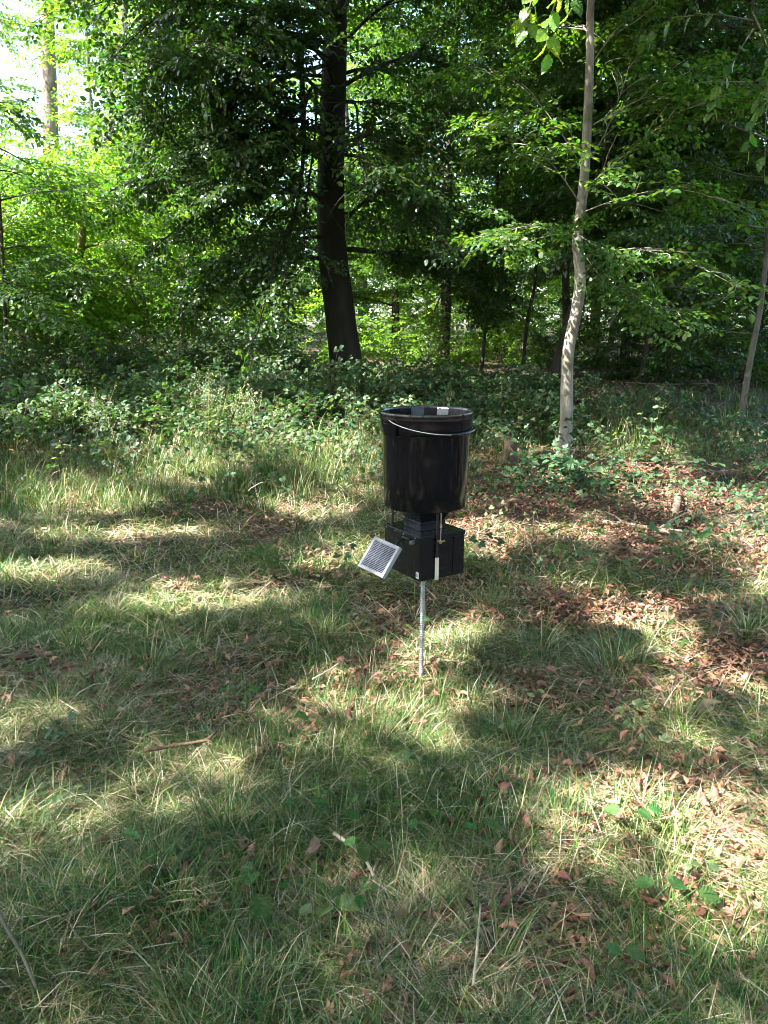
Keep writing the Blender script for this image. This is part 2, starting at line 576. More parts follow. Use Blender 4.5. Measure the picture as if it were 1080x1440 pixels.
def bramble_sprig(seed, mat='leaf_bramble', n=5, leafL=0.065):
    r = random.Random(seed)
    mb = MB()
    L = 0.34
    f = lambda t: Vector((L * t, 0.03 * math.sin(4 * t + seed), 0.13 * math.sin(t * 2.4)))
    mb.tube([f(t / 5) for t in range(6)], lerp_list([0.003, 0.0015], 6), 3, 0, False)
    for i in range(n):
        t = (i + 0.8) / n
        sgn = 1 if i % 2 else -1
        M0 = Matrix.Translation(f(min(t, 1))) @ Matrix.Rotation(sgn * math.radians(r.uniform(30, 80)), 4, 'Z') @ Matrix.Rotation(-0.35 + r.gauss(0, 0.25), 4, 'Y') @ Matrix.Rotation(r.gauss(0, 0.3), 4, 'X')
        mb.tube([M0 @ Vector((0, 0, 0)), M0 @ Vector((0.05, 0, 0))], 0.0012, 3, 0, False)
        for a, k in ((0, 1.0), (1.15, 0.82), (-1.15, 0.82)):
            V, F = leaf_geo(leafL * k, leafL * 0.68 * k, 0.2, r.uniform(0.1, 0.4), 0.03, r)
            mb.add(place(V, M0 @ Matrix.Translation((0.05, 0, 0)) @ Matrix.Rotation(a, 4, 'Z') @ Matrix.Rotation(r.uniform(0, 0.4), 4, 'Y')), F, 1, r.random())
    return mb.mesh('sprig', ['twig_brown', mat], False, True)


SPRAY['bramble'] = [source(bramble_sprig(60 + k), 'bramble') for k in range(4)]
SPRAY['pale'] = [source(bramble_sprig(70 + k, 'leaf_pale', 6, 0.05), 'pale') for k in range(2)]


# ------------------------------------------------------------------ the ground
def graded(lo, hi, fine_lo, fine_hi, step, grow=1.18):
    xs = list(np.arange(fine_lo, fine_hi + 1e-6, step))
    s = step
    while xs[-1] < hi:
        s *= grow; xs.append(xs[-1] + s)
    s = step
    while xs[0] > lo:
        s *= grow; xs.insert(0, xs[0] - s)
    return np.array(xs)


gx = graded(-220, 220, -7, 7, 0.11)
gy = graded(-220, 260, 0.5, 14, 0.11)
GX, GY = np.meshgrid(gx, gy)
GZ = H(GX, GY)
nx, ny = len(gx), len(gy)
me = bpy.data.meshes.new('ground')
co = np.stack([GX, GY, GZ], -1).reshape(-1, 3)
ii = (np.arange(ny - 1)[:, None] * nx + np.arange(nx - 1)[None]).ravel()
Q = np.stack([ii, ii + 1, ii + 1 + nx, ii + nx], 1)
me.from_pydata(co.tolist(), [], Q.tolist())
me.materials.append(SOIL)
me.polygons.foreach_set('use_smooth', np.ones(len(Q), bool))
g = obj('ground', me)
g['kind'] = 'structure'; g['label'] = 'forest floor of brown soil and old leaves under the grass'

# ------------------------------------------------------------------ where the light falls and what covers the ground (pixels of the photograph, used on the ground plane)
LIT = [  # cx, cy, rx, ry, slope, strength
    (40, 790, 110, 16, -.05, 1), (290, 826, 105, 17, 0.0, 1), (130, 700, 120, 14, 0, .8), (330, 620, 130, 34, 0, .8), (480, 640, 60, 50, 0, .9),
    (430, 705, 60, 16, 0, .9), (240, 660, 130, 18, 0, .7), (90, 735, 110, 12, 0, .7), (460, 775, 40, 12, 0, .7),
    (650, 905, 95, 30, 0, 1), (560, 985, 85, 14, 0, .8), (455, 1012, 45, 16, 0, .8), (590, 935, 50, 25, 0, .8),
    (240, 1108, 105, 12, -.30, 1), (760, 884, 70, 10, 0, .9), (890, 865, 100, 16, .0, 1), (960, 895, 50, 10, 0, .6),
    (960, 690, 90, 16, .05, 1), (1060, 725, 40, 40, 0, 1), (900, 742, 90, 7, .05, .9), (800, 712, 60, 10, 0, .6),
    (840, 1005, 70, 16, .1, .65), (1000, 1030, 90, 12, 0, .5), (960, 1130, 120, 45, .1, 1), (1050, 1195, 70, 45, 0, 1),
    (770, 1115, 75, 24, 0, .7), (690, 1350, 110, 40, .2, .62), (880, 1390, 110, 30, 0, .4), (330, 1270, 150, 20, -.1, .45), (480, 1140, 80, 16, 0, .25),
    (690, 745, 40, 36, 0, 1), (850, 662, 100, 14, 0, .7), (740, 690, 60, 14, 0, .6), (1050, 620, 34, 14, 0, .8), (60, 1130, 90, 16, 0, .45),
    (90, 880, 90, 14, 0, .45), (470, 870, 60, 12, 0, .4), (930, 800, 110, 10, 0, .5), (560, 1390, 90, 20, 0, .2), (120, 1390, 130, 22, 0, .3),
    (820, 790, 60, 9, 0, .5), (1030, 950, 50, 9, 0, .5), (180, 960, 90, 10, 0, .35), (640, 1180, 60, 16, 0, .3), (1000, 1300, 60, 18, 0, .45)]


LIT = [(a, b, c * (.86 if f > .75 else .72), d * (.84 if f > .75 else .7), e, f) for a, b, c, d, e, f in LIT]


def lit_spot(P, rx, ry, st=1.0):
    """A sun ray that passes the point P: where it would meet the ground."""
    G_ = P - SUN * ((P.z - Hs(P.x, P.y)) / SUN.z)
    G_ = P - SUN * ((P.z - Hs(G_.x, G_.y)) / SUN.z)
    a_, b_, z_ = proj([[G_.x, G_.y, Hs(G_.x, G_.y)]])
    if z_[0] > 0.5: LIT.append((float(a_[0]), float(b_[0]), rx, ry, 0, st))


lit_spot(at(905, 605, 8.2), 40, 16)
for _p in ((806, 450), (802, 480), (800, 515)): lit_spot(at(*_p, 8.36), 30, 14)
lit_spot(at(765, 40, 3.8), 90, 60)
for _p in ((360, 540), (250, 560), (120, 560), (60, 520), (500, 530)): lit_spot(at(*_p, 9.3), 60, 16, .55)
LITTER = [(860, 705, 230, 55, .9), (960, 725, 160, 60, .85), (800, 885, 130, 18, .95), (900, 860, 130, 24, .9), (830, 1005, 110, 34, .8), (1000, 960, 110, 50, .75),
          (950, 1120, 120, 60, .6), (1050, 1200, 70, 70, .75), (720, 1330, 130, 60, .45), (330, 1240, 90, 30, .35), (190, 1320, 60, 40, .35), (540, 900, 70, 18, .8),
          (570, 960, 90, 30, .5), (470, 1020, 70, 30, .5), (500, 930, 40, 14, .6), (850, 1410, 140, 50, .5), (1000, 1290, 90, 70, .5), (300, 830, 80, 16, .4),
          (720, 760, 140, 40, .55), (90, 1110, 80, 40, .3), (380, 1090, 60, 30, .35), (1000, 790, 110, 30, .6), (740, 1110, 60, 30, .5), (460, 1240, 60, 30, .35),
          (930, 525, 200, 24, .9), (40, 940, 40, 20, .3)]
TALL = []


def field(spec, u, v, soft=0.35):
    out = np.zeros_like(u)
    for s in spec:
        cx, cy, rx, ry = s[:4]
        sl, st = (s[4], s[5]) if len(s) > 5 else (0, s[4])
        d = np.sqrt(((u - cx) / rx) ** 2 + ((v - cy - sl * (u - cx)) / ry) ** 2)
        out = np.maximum(out, st * (1 - sm(1 - soft, 1 + soft, d)))
    return out


def litter_at(x, y):
    u, v, z = proj(np.stack([x, y, H(x, y)], -1))
    return np.where(z > 0.3, field(LITTER, u, v, 0.5), 0.2)


def vnoise(x, y, s, seed=0):
    """Smooth value noise in 0..1."""
    x = np.asarray(x, float) / s; y = np.asarray(y, float) / s
    xi = np.floor(x).astype(int); yi = np.floor(y).astype(int)
    fx = x - xi; fy = y - yi
    fx = fx * fx * (3 - 2 * fx); fy = fy * fy * (3 - 2 * fy)

    def h(a, b):
        n = (a * 374761393 + b * 668265263 + seed * 974711) & 0x7fffffff
        n = ((n ^ (n >> 13)) * 1274126177) & 0x7fffffff
        return ((n ^ (n >> 16)) & 0xffff) / 65535.0
    return (h(xi, yi) * (1 - fx) + h(xi + 1, yi) * fx) * (1 - fy) + (h(xi, yi + 1) * (1 - fx) + h(xi + 1, yi + 1) * fx) * fy


# ------------------------------------------------------------------ trees
def limb_path(p, d, L, r, droop=0.25, n=7, wig=0.08):
    """A branch that starts along d, wanders and bends down."""
    pts = [Vector(p)]
    d = Vector(d).normalized()
    for i in range(n):
        d = (d + Vector((r.gauss(0, wig), r.gauss(0, wig), r.gauss(0, wig * 0.6) - droop / n))).normalized()
        pts.append(pts[-1] + d * (L / n))
    return pts


class Tree:
    def __init__(s, name, label, cat, base, seed, group=None, bark='bark_dark'):
        s.o = thing(name, label, cat, base, group)
        s.base = Vector(base); s.r = random.Random(seed); s.bark = bark
        s.P, s.X, s.Z, s.S = [], [], [], []
        s.branch_mb = None

    def trunk(s, pts, rad, n=12, wob=0.03, k=5, flare=0.35):
        path = spline(pts, k)
        rr = lerp_list(rad, len(path))
        if flare:
            tot = 0
            for i in range(len(path)):
                if i: tot += (path[i] - path[i - 1]).length
                rr[i] *= 1 + flare * math.exp(-tot / (rad[0] * 1.6))
        mb = MB()
        mb.tube([p - s.base for p in path], rr, n, 0, True, wob, s.r.randint(0, 999))
        obj('trunk', mb.mesh('trunk', [s.bark], True), s.o)
        s.path = path; s.rad = rr
        return path

    def on_trunk(s, z):
        for i, p in enumerate(s.path):
            if p.z >= z: return p, s.rad[i]
        return s.path[-1], s.rad[-1]

    def limb(s, path, r0, subs=10, sublen=0.45, spray=0.16, leaf_from=0.25, joined=False, sides=6, sub_droop=0.3, leaves=True, scale=1.0, flat=0.35, ok=None):
        """One branch with side branches; leaf sprays are put along them."""
        mb = s.branch_mb if joined else MB()
        L = sum((path[i + 1] - path[i]).length for i in range(len(path) - 1))
        mb.tube([p - s.base for p in path], lerp_list([r0, r0 * 0.55, r0 * 0.18], len(path)), sides, 0, True, 0.06, s.r.randint(0, 999))
        m = len(path) - 1
        for k in range(subs):
            t = leaf_from * 0.7 + (1 - leaf_from * 0.7) * (k + s.r.random()) / subs
            i = min(int(t * m), m - 1); f = t * m - i
            p = path[i].lerp(path[i + 1], f)
            d = (path[i + 1] - path[i]).normalized()
            side = d.cross(Vector((0, 0, 1)))
            if side.length < 0.1: side = Vector((s.r.uniform(-1, 1), s.r.uniform(-1, 1), 0))
            side.normalize()
            sg = 1 if k % 2 else -1
            dd = d * s.r.uniform(0.4, 0.9) + side * sg * s.r.uniform(0.5, 1.0) + Vector((0, 0, s.r.uniform(-0.1, 0.3)))
            sl = L * sublen * (1.15 - 0.7 * t) * s.r.uniform(0.7, 1.2)
            sp = limb_path(p, dd, sl, s.r, sub_droop, 5, 0.12)
            mb.tube([q - s.base for q in sp], lerp_list([r0 * 0.32 * (1 - 0.5 * t) + 0.003, 0.003], 6), 4, 0, False)
            if leaves: s.leaves_along(sp, sl, spray, scale, flat, ok)
        if leaves:
            q = path[int(m * leaf_from):]
            s.leaves_along(q, L * (1 - leaf_from), spray * 1.4, scale, flat, ok)
        if not joined:
            return obj('limb', mb.mesh('limb', [s.bark], True), s.o)

    def leaves_along(s, sp, sl, step, scale, flat, ok):
        n = max(2, int(sl / step))
        for j in range(n):
            t = (j + s.r.random()) / n
            i = min(int(t * (len(sp) - 1)), len(sp) - 2); f = t * (len(sp) - 1) - i
            q = sp[i].lerp(sp[i + 1], f)
            d = (sp[i + 1] - sp[i]).normalized()
            side = d.cross(Vector((0, 0, 1)))
            if side.length < 0.1: side = Vector((s.r.uniform(-1, 1), s.r.uniform(-1, 1), 0))
            side.normalize()
            sg = s.r.choice((-1, 1)) * s.r.uniform(0.3, 1.1)
            x = d + side * sg + Vector((0, 0, s.r.gauss(-0.12, 0.22)))
            if ok and not ok(q, s.r): continue
            s.P.append(tuple(q)); s.X.append(tuple(x))
            s.Z.append((s.r.gauss(0, flat), s.r.gauss(0, flat), 1)); s.S.append(scale * s.r.uniform(0.7, 1.15))

    def finish(s, kind='leaf_beech', name='foliage', filt=None):
        if len(s.P) == 0: return None
        P = np.array(s.P); X = np.array(s.X); Z = np.array(s.Z); S = np.array(s.S)
        if filt is not None:
            k = filt(P)
            P, X, Z, S = P[k], X[k], Z[k], S[k]
        src = SPRAY[kind]
        idx = np.array([s.r.randrange(len(src)) for _ in range(len(P))])
        if len(P) == 0: return None
        return scatter(name, P, euler_xz(X, Z), S, idx, src, s.o, 'stuff', s.base)


def on_ground(x, y, dz=-0.06):
    return Vector((x, y, Hs(x, y) + dz))


def px_path(pts, y0, y1=None):
    """Pixels of the photograph -> points in space between the distances y0 and y1."""
    n = len(pts)
    return [at(u, v, y0 + ((y1 if y1 is not None else y0) - y0) * i / max(1, n - 1)) for i, (u, v) in enumerate(pts)]


# keep some holes where the sky shows at the upper left, seen as a gap between real crowns
def sky_gap(P):
    u, v, z = proj(P)
    hole = field([(58, 150, 32, 72, .95), (105, 190, 22, 26, .7)], u, v, 0.3)
    return rng.random(len(P)) > hole


def corridor(path, half, y, keep_):
    """Leaves stand thinner in front of a trunk that the photograph shows bare."""
    vs = np.array([p[1] for p in path][::-1]); us = np.array([p[0] for p in path][::-1])

    def f(P):
        u, v, z = proj(P)
        d = np.abs(u - np.interp(v, vs, us))
        inside = (d < half) & (v > vs[0] - 10) & (v < vs[-1]) & (P[:, 1] < y)
        return ~inside | (rng.random(len(P)) < keep_)
    return f


COR = [corridor([(492, 510), (478, 440), (467, 350), (465, 270), (467, 180), (470, 95)], 34, 13.7, .06), corridor([(624, 500), (627, 330), (632, 200)], 15, 17.4, .05),
       corridor([(362, 480), (386, 370), (413, 310), (425, 240), (427, 150), (425, 62)], 10, 11.9, .12), corridor([(380, 470), (378, 400), (396, 340), (417, 300)], 8, 11.9, .2),
       corridor([(290, 240), (306, 200), (326, 140), (346, 85)], 8, 11.9, .2), corridor([(222, 215), (232, 160), (236, 90), (244, 14)], 8, 11.9, .25),
       corridor([(735, 500), (745, 425)], 45, 19.0, .25)]


def open_view(P):
    k = sky_gap(P)
    for c in COR: k &= c(P)
    return k


# --- the big dark beech
BY = 13.6
tp = px_path([(489, 505), (478, 440), (467, 350), (465, 270), (467, 180), (470, 90), (472, 0)], BY)
tp[0] = Vector((tp[0].x + .02, BY, Hs(tp[0].x, BY) - 0.1))
tp += [tp[-1] + Vector((0.05, 0.1, 3.0)), tp[-1] + Vector((0.3, 0.2, 7.0))]
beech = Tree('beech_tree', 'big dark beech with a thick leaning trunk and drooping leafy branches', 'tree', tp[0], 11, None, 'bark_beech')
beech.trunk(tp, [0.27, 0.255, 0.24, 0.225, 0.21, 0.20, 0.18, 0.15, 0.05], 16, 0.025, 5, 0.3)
hang = [  # the black hanging branches left of the trunk
    [(462, 40), (425, 62), (427, 150), (425, 240), (412, 310), (385, 370), (362, 470)],
    [(425, 62), (395, 52), (345, 85), (325, 140), (305, 200), (290, 235)],
    [(460, 20), (400, 15), (310, 6), (245, 12), (236, 90), (232, 160), (222, 210)],
    [(352, 80), (362, 130), (345, 190), (325, 240)],
    [(426, 150), (442, 120), (444, 180), (430, 290), (428, 350)],
    [(417, 300), (395, 340), (378, 400), (390, 470)],
    [(490, 305), (510, 285), (545, 270), (580, 285), (620, 330)],
    [(462, 20), (390, -25), (300, -20), (225, 20), (165, 75)], [(458, 60), (370, 40), (290, 60), (220, 110), (180, 160)], [(462, 90), (400, 110), (330, 150), (260, 210), (215, 260)], [(460, 0), (380, -60), (270, -50), (180, -10), (120, 10)],
    [(484, 120), (540, 90), (600, 80), (660, 110)], [(484, 200), (530, 190), (580, 210), (640, 260)]]
for i, h in enumerate(hang):
    beech.limb(spline(px_path(h, BY - 0.2, BY - 2.2 + 0.3 * (i % 3)), 3), 0.058 if i < 3 else 0.036, 12, 0.36, 0.17, 0.35, flat=0.5)
for k in range(34):
    z = 2.4 + 5.4 * k / 33 if k < 31 else 8.4 + .8 * (k - 31)
    p, tr = beech.on_trunk(z)
    a = rnd.uniform(0, 2 * PI) if k % 3 else rnd.uniform(PI * 0.9, PI * 1.6)
    L = rnd.uniform(2.6, 4.2) if z < 7 else rnd.uniform(3.0, 5.0)
    beech.limb(limb_path(p, (math.cos(a), math.sin(a), rnd.uniform(0.05, 0.5)), L, beech.r, 1.05 if z < 6 else 0.4, 8, .12), max(0.018, tr * 0.16), 12, 0.45, 0.18, 0.25, flat=.5)
beech.finish('leaf_shaded', filt=open_view)

# --- the pale sapling beside the feeder
SY = 8.35
sp_ = px_path([(790, 648), (796, 600), (797, 545), (799, 495), (810, 440), (816, 392), (812, 335), (818, 285), (823, 230), (827, 150), (830, 70), (831, 0)], SY)
sp_[0].z = Hs(sp_[0].x, SY) - 0.06
sp_ += [sp_[-1] + Vector((0.02, 0, 1.2)), sp_[-1] + Vector((0.1, 0.1, 2.6))]
sap = Tree('sapling_tree', 'slender pale barked young tree with a bent trunk behind the feeder', 'tree', sp_[0], 23, None, 'bark_sapling')
sap.trunk(sp_, [0.074, 0.069, 0.066, 0.063, 0.060, 0.058, 0.054, 0.051, 0.047, 0.043, 0.040, 0.036, 0.032, 0.012], 16, 0.03, 5, 0.25)
sap_limbs = [
    ([(818, 285), (835, 255), (895, 205), (955, 158), (1010, 140)], 7.6, 0.016),
    ([(824, 230), (850, 190), (880, 110), (895, 40)], 8.6, 0.013),
    ([(815, 360), (790, 330), (745, 318), (700, 330)], 7.4, 0.010),
    ([(813, 330), (850, 350), (905, 352), (975, 372), (1040, 405)], 7.0, 0.014),
    ([(818, 290), (780, 235), (730, 195), (680, 165)], 7.6, 0.012),
    ([(829, 95), (860, 50), (905, 5), (940, -60)], 8.8, 0.012),
    ([(822, 240), (770, 160), (715, 110), (650, 95)], 8.8, 0.012),
    ([(816, 300), (870, 280), (950, 265), (1040, 290)], 7.2, 0.013),
    ([(826, 180), (900, 140), (990, 115), (1080, 120)], 7.8, 0.012),
    ([(814, 345), (850, 395), (900, 420), (960, 440)], 7.6, 0.010)]
for path, y1, r0 in sap_limbs:
    sap.limb(spline(px_path(path, SY, y1), 3), r0 * .62, 12, 0.42, 0.20, 0.3, sides=5, flat=0.3, scale=0.8)
for k in range(8):
    p, tr = sap.on_trunk(4.2 + 0.5 * k)
    a = rnd.uniform(0, 2 * PI)
    sap.limb(limb_path(p, (math.cos(a), math.sin(a), 0.5), rnd.uniform(1.4, 2.3), sap.r, 0.3), 0.014, 9, 0.45, 0.18, 0.2)

# the sapling's largest leaves as parts of their own: single leaves along its lower sprays
LEAF_V = []
for k in range(4):
    V, F = leaf_geo(0.085, 0.054, 0.22, 0.2, 0.02, random.Random(90 + k))
    LEAF_V.append(mesh_of('leaf', V, F, ['leaf_beech'], None, False, {'tone': [k * .25] * len(F)}))
P = np.array(sap.P); X = np.array(sap.X)
u, v, z = proj(P)
order = np.argsort(np.where((u > 20) & (u < 1060) & (v > 20) & (v < 520), z, 99))
take = order[:28]
for i in take:
    d = Vector(X[i]).normalized(); side = d.cross(Vector((0, 0, 1))).normalized()
    for j in range(10):
        t = j / 9
        q = Vector(P[i]) + d * (0.42 * t) + Vector((0, 0, -0.03 * t * t))
        x = d * 0.6 + side * (0.9 if j % 2 else -0.9) * (0.2 if j == 9 else 1) + Vector((0, 0, rnd.gauss(-0.1, 0.2)))
        e = euler_xz(np.array([tuple(x)]), np.array([[rnd.gauss(0, .3), rnd.gauss(0, .3), 1.0]]))[0]
        obj('leaf', LEAF_V[rnd.randrange(4)], sap.o, None, q - sap.base, e, rnd.uniform(0.8, 1.15))
keep = np.ones(len(P), bool); keep[take] = False
sap.P, sap.X = P[keep], X[keep]; sap.Z = np.array(sap.Z)[keep]; sap.S = np.array(sap.S)[keep]
tw = MB()
for i in take:
    d = Vector(X[i]).normalized()
    tw.tube([Vector(P[i]) - sap.base, Vector(P[i]) + d * 0.42 + Vector((0, 0, -0.03)) - sap.base], [0.003, 0.001], 3, 0, False)
obj('twig', tw.mesh('twig', ['twig_brown']), sap.o, 'stuff')
sap.finish('leaf_beech', filt=open_view)

# --- other trees of the wood that the photograph shows by their trunks
GW = 'trees of the wood behind the clearing'


def crown_shell(t, c, rad, n, scale=1.0):
    """The outer leaves of a rounded crown, in loose layers."""
    k = 0
    while k < n:
        a = t.r.uniform(0, 2 * PI); cz = t.r.uniform(-.55, 1); sz = math.sqrt(max(0, 1 - cz * cz))
        d = Vector((sz * math.cos(a), sz * math.sin(a), cz))
        bump = .82 + .3 * math.sin(3 * a + 5 * cz + c[0]) * math.sin(4 * cz + 2 * a) + t.r.uniform(-.12, .1)
        if t.r.random() > .35 + .65 * max(0, math.sin(9 * cz + 2 * math.sin(2 * a)) * .5 + .5): continue
        p = Vector((c[0] + d.x * rad[0] * bump, c[1] + d.y * rad[1] * bump, c[2] + d.z * rad[2] * bump))
        if p.z < Hs(p.x, p.y) + .15: k += 1; continue
        t.P.append(tuple(p)); t.X.append((d.x + t.r.gauss(0, .35), d.y + t.r.gauss(0, .35), t.r.gauss(-.2, .2)))
        t.Z.append((d.x * .5 + t.r.gauss(0, .3), d.y * .5 + t.r.gauss(0, .3), 1)); t.S.append(scale * t.r.uniform(.7, 1.15))
        k += 1


def sh(u, y, z, rx, ry, rz, n):
    return ((u - 540) / FPX * y * 1.02, y, z), (rx, ry, rz), n


def wood_tree(name, label, trunk_px, y, rad, kind, bark_='bark_dark', limbs=12, zlo=1.5, zhi=8, Lr=(1.6, 3.0), droop=0.4, up=(0.0, 0.5), top=5.0, seed=0, scale=1.0, spray=0.15,
              filt=open_view, extra=None, aim=None, subs=9, shell=None):
    tp = px_path(trunk_px, y)
    tp[0].z = Hs(tp[0].x, y) - 0.08
    d = (tp[-1] - tp[-2]).normalized()
    d = (d + Vector((0, 0, 1))).normalized()
    n = len(tp)
    tp += [tp[-1] + d * top * 0.5, tp[-1] + d * top]
    t = Tree(name, label, 'tree', tp[0], seed + 100, GW, bark_)
    t.trunk(tp, list(np.linspace(rad, rad * 0.7, n)) + [rad * 0.45, rad * 0.1], 10, 0.05, 4, 0.3)
    zmax = tp[-1].z
    for k in range(limbs):
        zz = zlo + (min(zhi, zmax) - zlo) * (k + 0.5) / limbs
        p, tr = t.on_trunk(zz)
        a = t.r.uniform(0, 2 * PI) if aim is None else t.r.gauss(aim, 1.1)
        t.limb(limb_path(p, (math.cos(a), math.sin(a), t.r.uniform(*up)), t.r.uniform(*Lr), t.r, droop, 7), max(0.012, tr * 0.35), subs, 0.45, spray, 0.2, scale=scale)
    for path, y1, r0 in (extra or []):
        t.limb(spline(px_path(path, y, y1), 3), r0, 8, 0.4, spray, 0.3, scale=scale)
    for (c, rad, n) in (shell or []):
        crown_shell(t, c, rad, n, scale)
    t.finish(kind, filt=filt)
    return t


wood_tree('hornbeam_tree', 'straight dark trunk with thin side branches right of the big beech', [(624, 496), (627, 420), (627, 330), (632, 230), (637, 110), (640, 0)], 17.5, 0.125, 'leaf_beech',
          limbs=18, zlo=3.6, zhi=7.8, Lr=(1.4, 2.7), seed=1, extra=[([(625, 385), (580, 360), (545, 330)], 16.8, .03), ([(626, 400), (605, 455), (602, 500)], 17.2, .03), ([(637, 120), (600, 60), (560, 50)], 17, .03)])
wood_tree('thin_tree', 'thin dark leaning stem left of the bright gap between the trunks', [(677, 502), (683, 455), (693, 400), (697, 330), (700, 220)], 16.5, 0.045, 'leaf_shaded', limbs=12, zlo=2.4, zhi=8, Lr=(1.2, 2.4), seed=2)
wood_tree('thin_tree', 'thin dark wavy stem in front of the bright gap in the leaves', [(736, 498), (741, 455), (752, 400), (756, 330), (765, 200)], 15.5, 0.038, 'leaf_beech', limbs=12, zlo=2.6, zhi=8, Lr=(1.2, 2.4), seed=3)
wood_tree('curved_tree', 'dark stem curving up behind the pale sapling', [(774, 503), (792, 478), (804, 435), (822, 395), (835, 330), (850, 250), (860, 100)], 13.5, 0.085, 'leaf_shaded', limbs=18, zlo=2.2, zhi=9, Lr=(1.6, 3.0), seed=4)
wood_tree('leaning_tree', 'grey leaning trunk at the right edge of the clearing', [(1044, 556), (1056, 500), (1068, 440), (1078, 350), (1090, 200)], 9.6, 0.040, 'leaf_shaded', 'bark_grey', limbs=24, zlo=1.2, zhi=8.5, Lr=(1.4, 2.8), seed=5, aim=PI, scale=.9)
wood_tree('dark_tree', 'dark upright trunk deep in the shade on the right', [(947, 498), (949, 420), (950, 350), (952, 200), (955, 60)], 14.5, 0.13, 'leaf_shaded', limbs=22, zlo=1.7, zhi=9, Lr=(1.8, 3.4), seed=6)
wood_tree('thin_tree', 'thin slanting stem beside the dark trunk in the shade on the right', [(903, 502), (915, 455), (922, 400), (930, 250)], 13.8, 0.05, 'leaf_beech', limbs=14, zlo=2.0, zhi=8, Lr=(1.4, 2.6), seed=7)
wood_tree('dark_tree', 'dark trunk half hidden by leaves near the right edge', [(1005, 500), (1012, 400), (1017, 310), (1020, 150)], 16.0, 0.10, 'leaf_shaded', limbs=20, zlo=2.0, zhi=9, Lr=(1.8, 3.4), seed=8)
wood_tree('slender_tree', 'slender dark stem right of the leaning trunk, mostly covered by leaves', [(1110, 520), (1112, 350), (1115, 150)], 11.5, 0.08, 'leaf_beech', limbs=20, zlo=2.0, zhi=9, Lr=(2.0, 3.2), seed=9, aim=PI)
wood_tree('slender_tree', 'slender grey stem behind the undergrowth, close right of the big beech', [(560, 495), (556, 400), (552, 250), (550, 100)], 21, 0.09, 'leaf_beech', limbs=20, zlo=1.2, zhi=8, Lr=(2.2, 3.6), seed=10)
wood_tree('dark_tree', 'dark stem behind the top of the pale sapling', [(800, 480), (795, 380), (790, 250), (786, 100)], 18.5, 0.10, 'leaf_shaded', limbs=20, zlo=3.2, zhi=8, Lr=(2.0, 3.6), seed=31)
wood_tree('dark_tree', 'dark trunk between the pale sapling and the deep shade on the right', [(880, 490), (884, 380), (890, 250), (893, 100)], 20.0, 0.12, 'leaf_shaded', limbs=20, zlo=2.0, zhi=8, Lr=(2.2, 4.0), seed=32)
wood_tree('dark_tree', 'dark trunk behind the leaning grey trunk at the right', [(1070, 490), (1066, 380), (1062, 250), (1060, 100)], 19.0, 0.12, 'leaf_shaded', limbs=20, zlo=1.5, zhi=8, Lr=(2.2, 4.0), seed=33)
# left: sunlit hazels and beeches
wood_tree('hazel_tree', 'sunlit bright green young tree with olive stem at the left', [(108, 500), (110, 440), (108, 380), (115, 340)], 14.5, 0.10, 'leaf_sunlit', 'bark_olive', limbs=8, zlo=1.2, zhi=4.0, Lr=(1.0, 1.9), droop=0.6, top=1.2, seed=12, spray=.2,
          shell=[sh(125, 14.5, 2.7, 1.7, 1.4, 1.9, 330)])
wood_tree('hazel_tree', 'sunlit yellow green young tree with a thin olive stem right of the leftmost hazel', [(160, 500), (158, 440), (165, 380), (170, 330)], 16.5, 0.07, 'leaf_sunlit', 'bark_olive', limbs=8, zlo=1.4, zhi=4.6, Lr=(1.0, 1.9), droop=0.6, top=1.4, seed=13, spray=.2,
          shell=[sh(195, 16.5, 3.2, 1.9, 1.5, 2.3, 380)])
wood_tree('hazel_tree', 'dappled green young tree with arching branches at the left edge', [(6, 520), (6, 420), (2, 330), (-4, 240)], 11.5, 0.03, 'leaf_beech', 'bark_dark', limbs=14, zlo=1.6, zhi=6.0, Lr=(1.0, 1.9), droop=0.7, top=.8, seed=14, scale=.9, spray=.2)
wood_tree('hazel_tree', 'low sunlit hazel behind the brambles at the left edge', [(50, 505), (48, 440), (44, 400)], 13.0, 0.04, 'leaf_sunlit', 'bark_olive', limbs=6, zlo=1.0, zhi=2.6, Lr=(.8, 1.4), droop=0.6, top=.8, seed=21, spray=.2,
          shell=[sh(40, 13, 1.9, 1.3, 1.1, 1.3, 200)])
wood_tree('hazel_tree', 'pale green sunlit tree far behind the hanging beech branches', [(255, 490), (258, 400), (262, 300), (266, 250)], 20, 0.09, 'leaf_sunlit', 'bark_olive', limbs=8, zlo=1.2, zhi=5, Lr=(1.2, 2.2), seed=15, top=1.5, spray=.2,
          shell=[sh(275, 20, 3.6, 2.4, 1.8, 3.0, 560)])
wood_tree('hazel_tree', 'sunlit green tree behind the big beech trunk', [(400, 490), (402, 400), (408, 300), (410, 250)], 22, 0.09, 'leaf_sunlit', 'bark_olive', limbs=8, zlo=1.2, zhi=6, Lr=(1.4, 2.4), seed=16, top=2, spray=.2,
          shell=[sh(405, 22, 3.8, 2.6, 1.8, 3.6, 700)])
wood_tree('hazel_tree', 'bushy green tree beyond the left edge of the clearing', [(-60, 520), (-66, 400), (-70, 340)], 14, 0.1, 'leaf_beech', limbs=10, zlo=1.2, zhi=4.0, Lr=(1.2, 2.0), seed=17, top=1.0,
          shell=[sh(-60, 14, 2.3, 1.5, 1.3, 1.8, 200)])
wood_tree('hazel_tree', 'sunlit tree glowing between the big beech and the straight dark trunk', [(555, 480), (556, 380), (560, 280)], 22.5, 0.1, 'leaf_sunlit', limbs=8, zlo=1.5, zhi=6, Lr=(1.4, 2.4), seed=22, top=2, spray=.2,
          shell=[sh(555, 22.5, 3.6, 2.2, 1.8, 3.4, 560)])
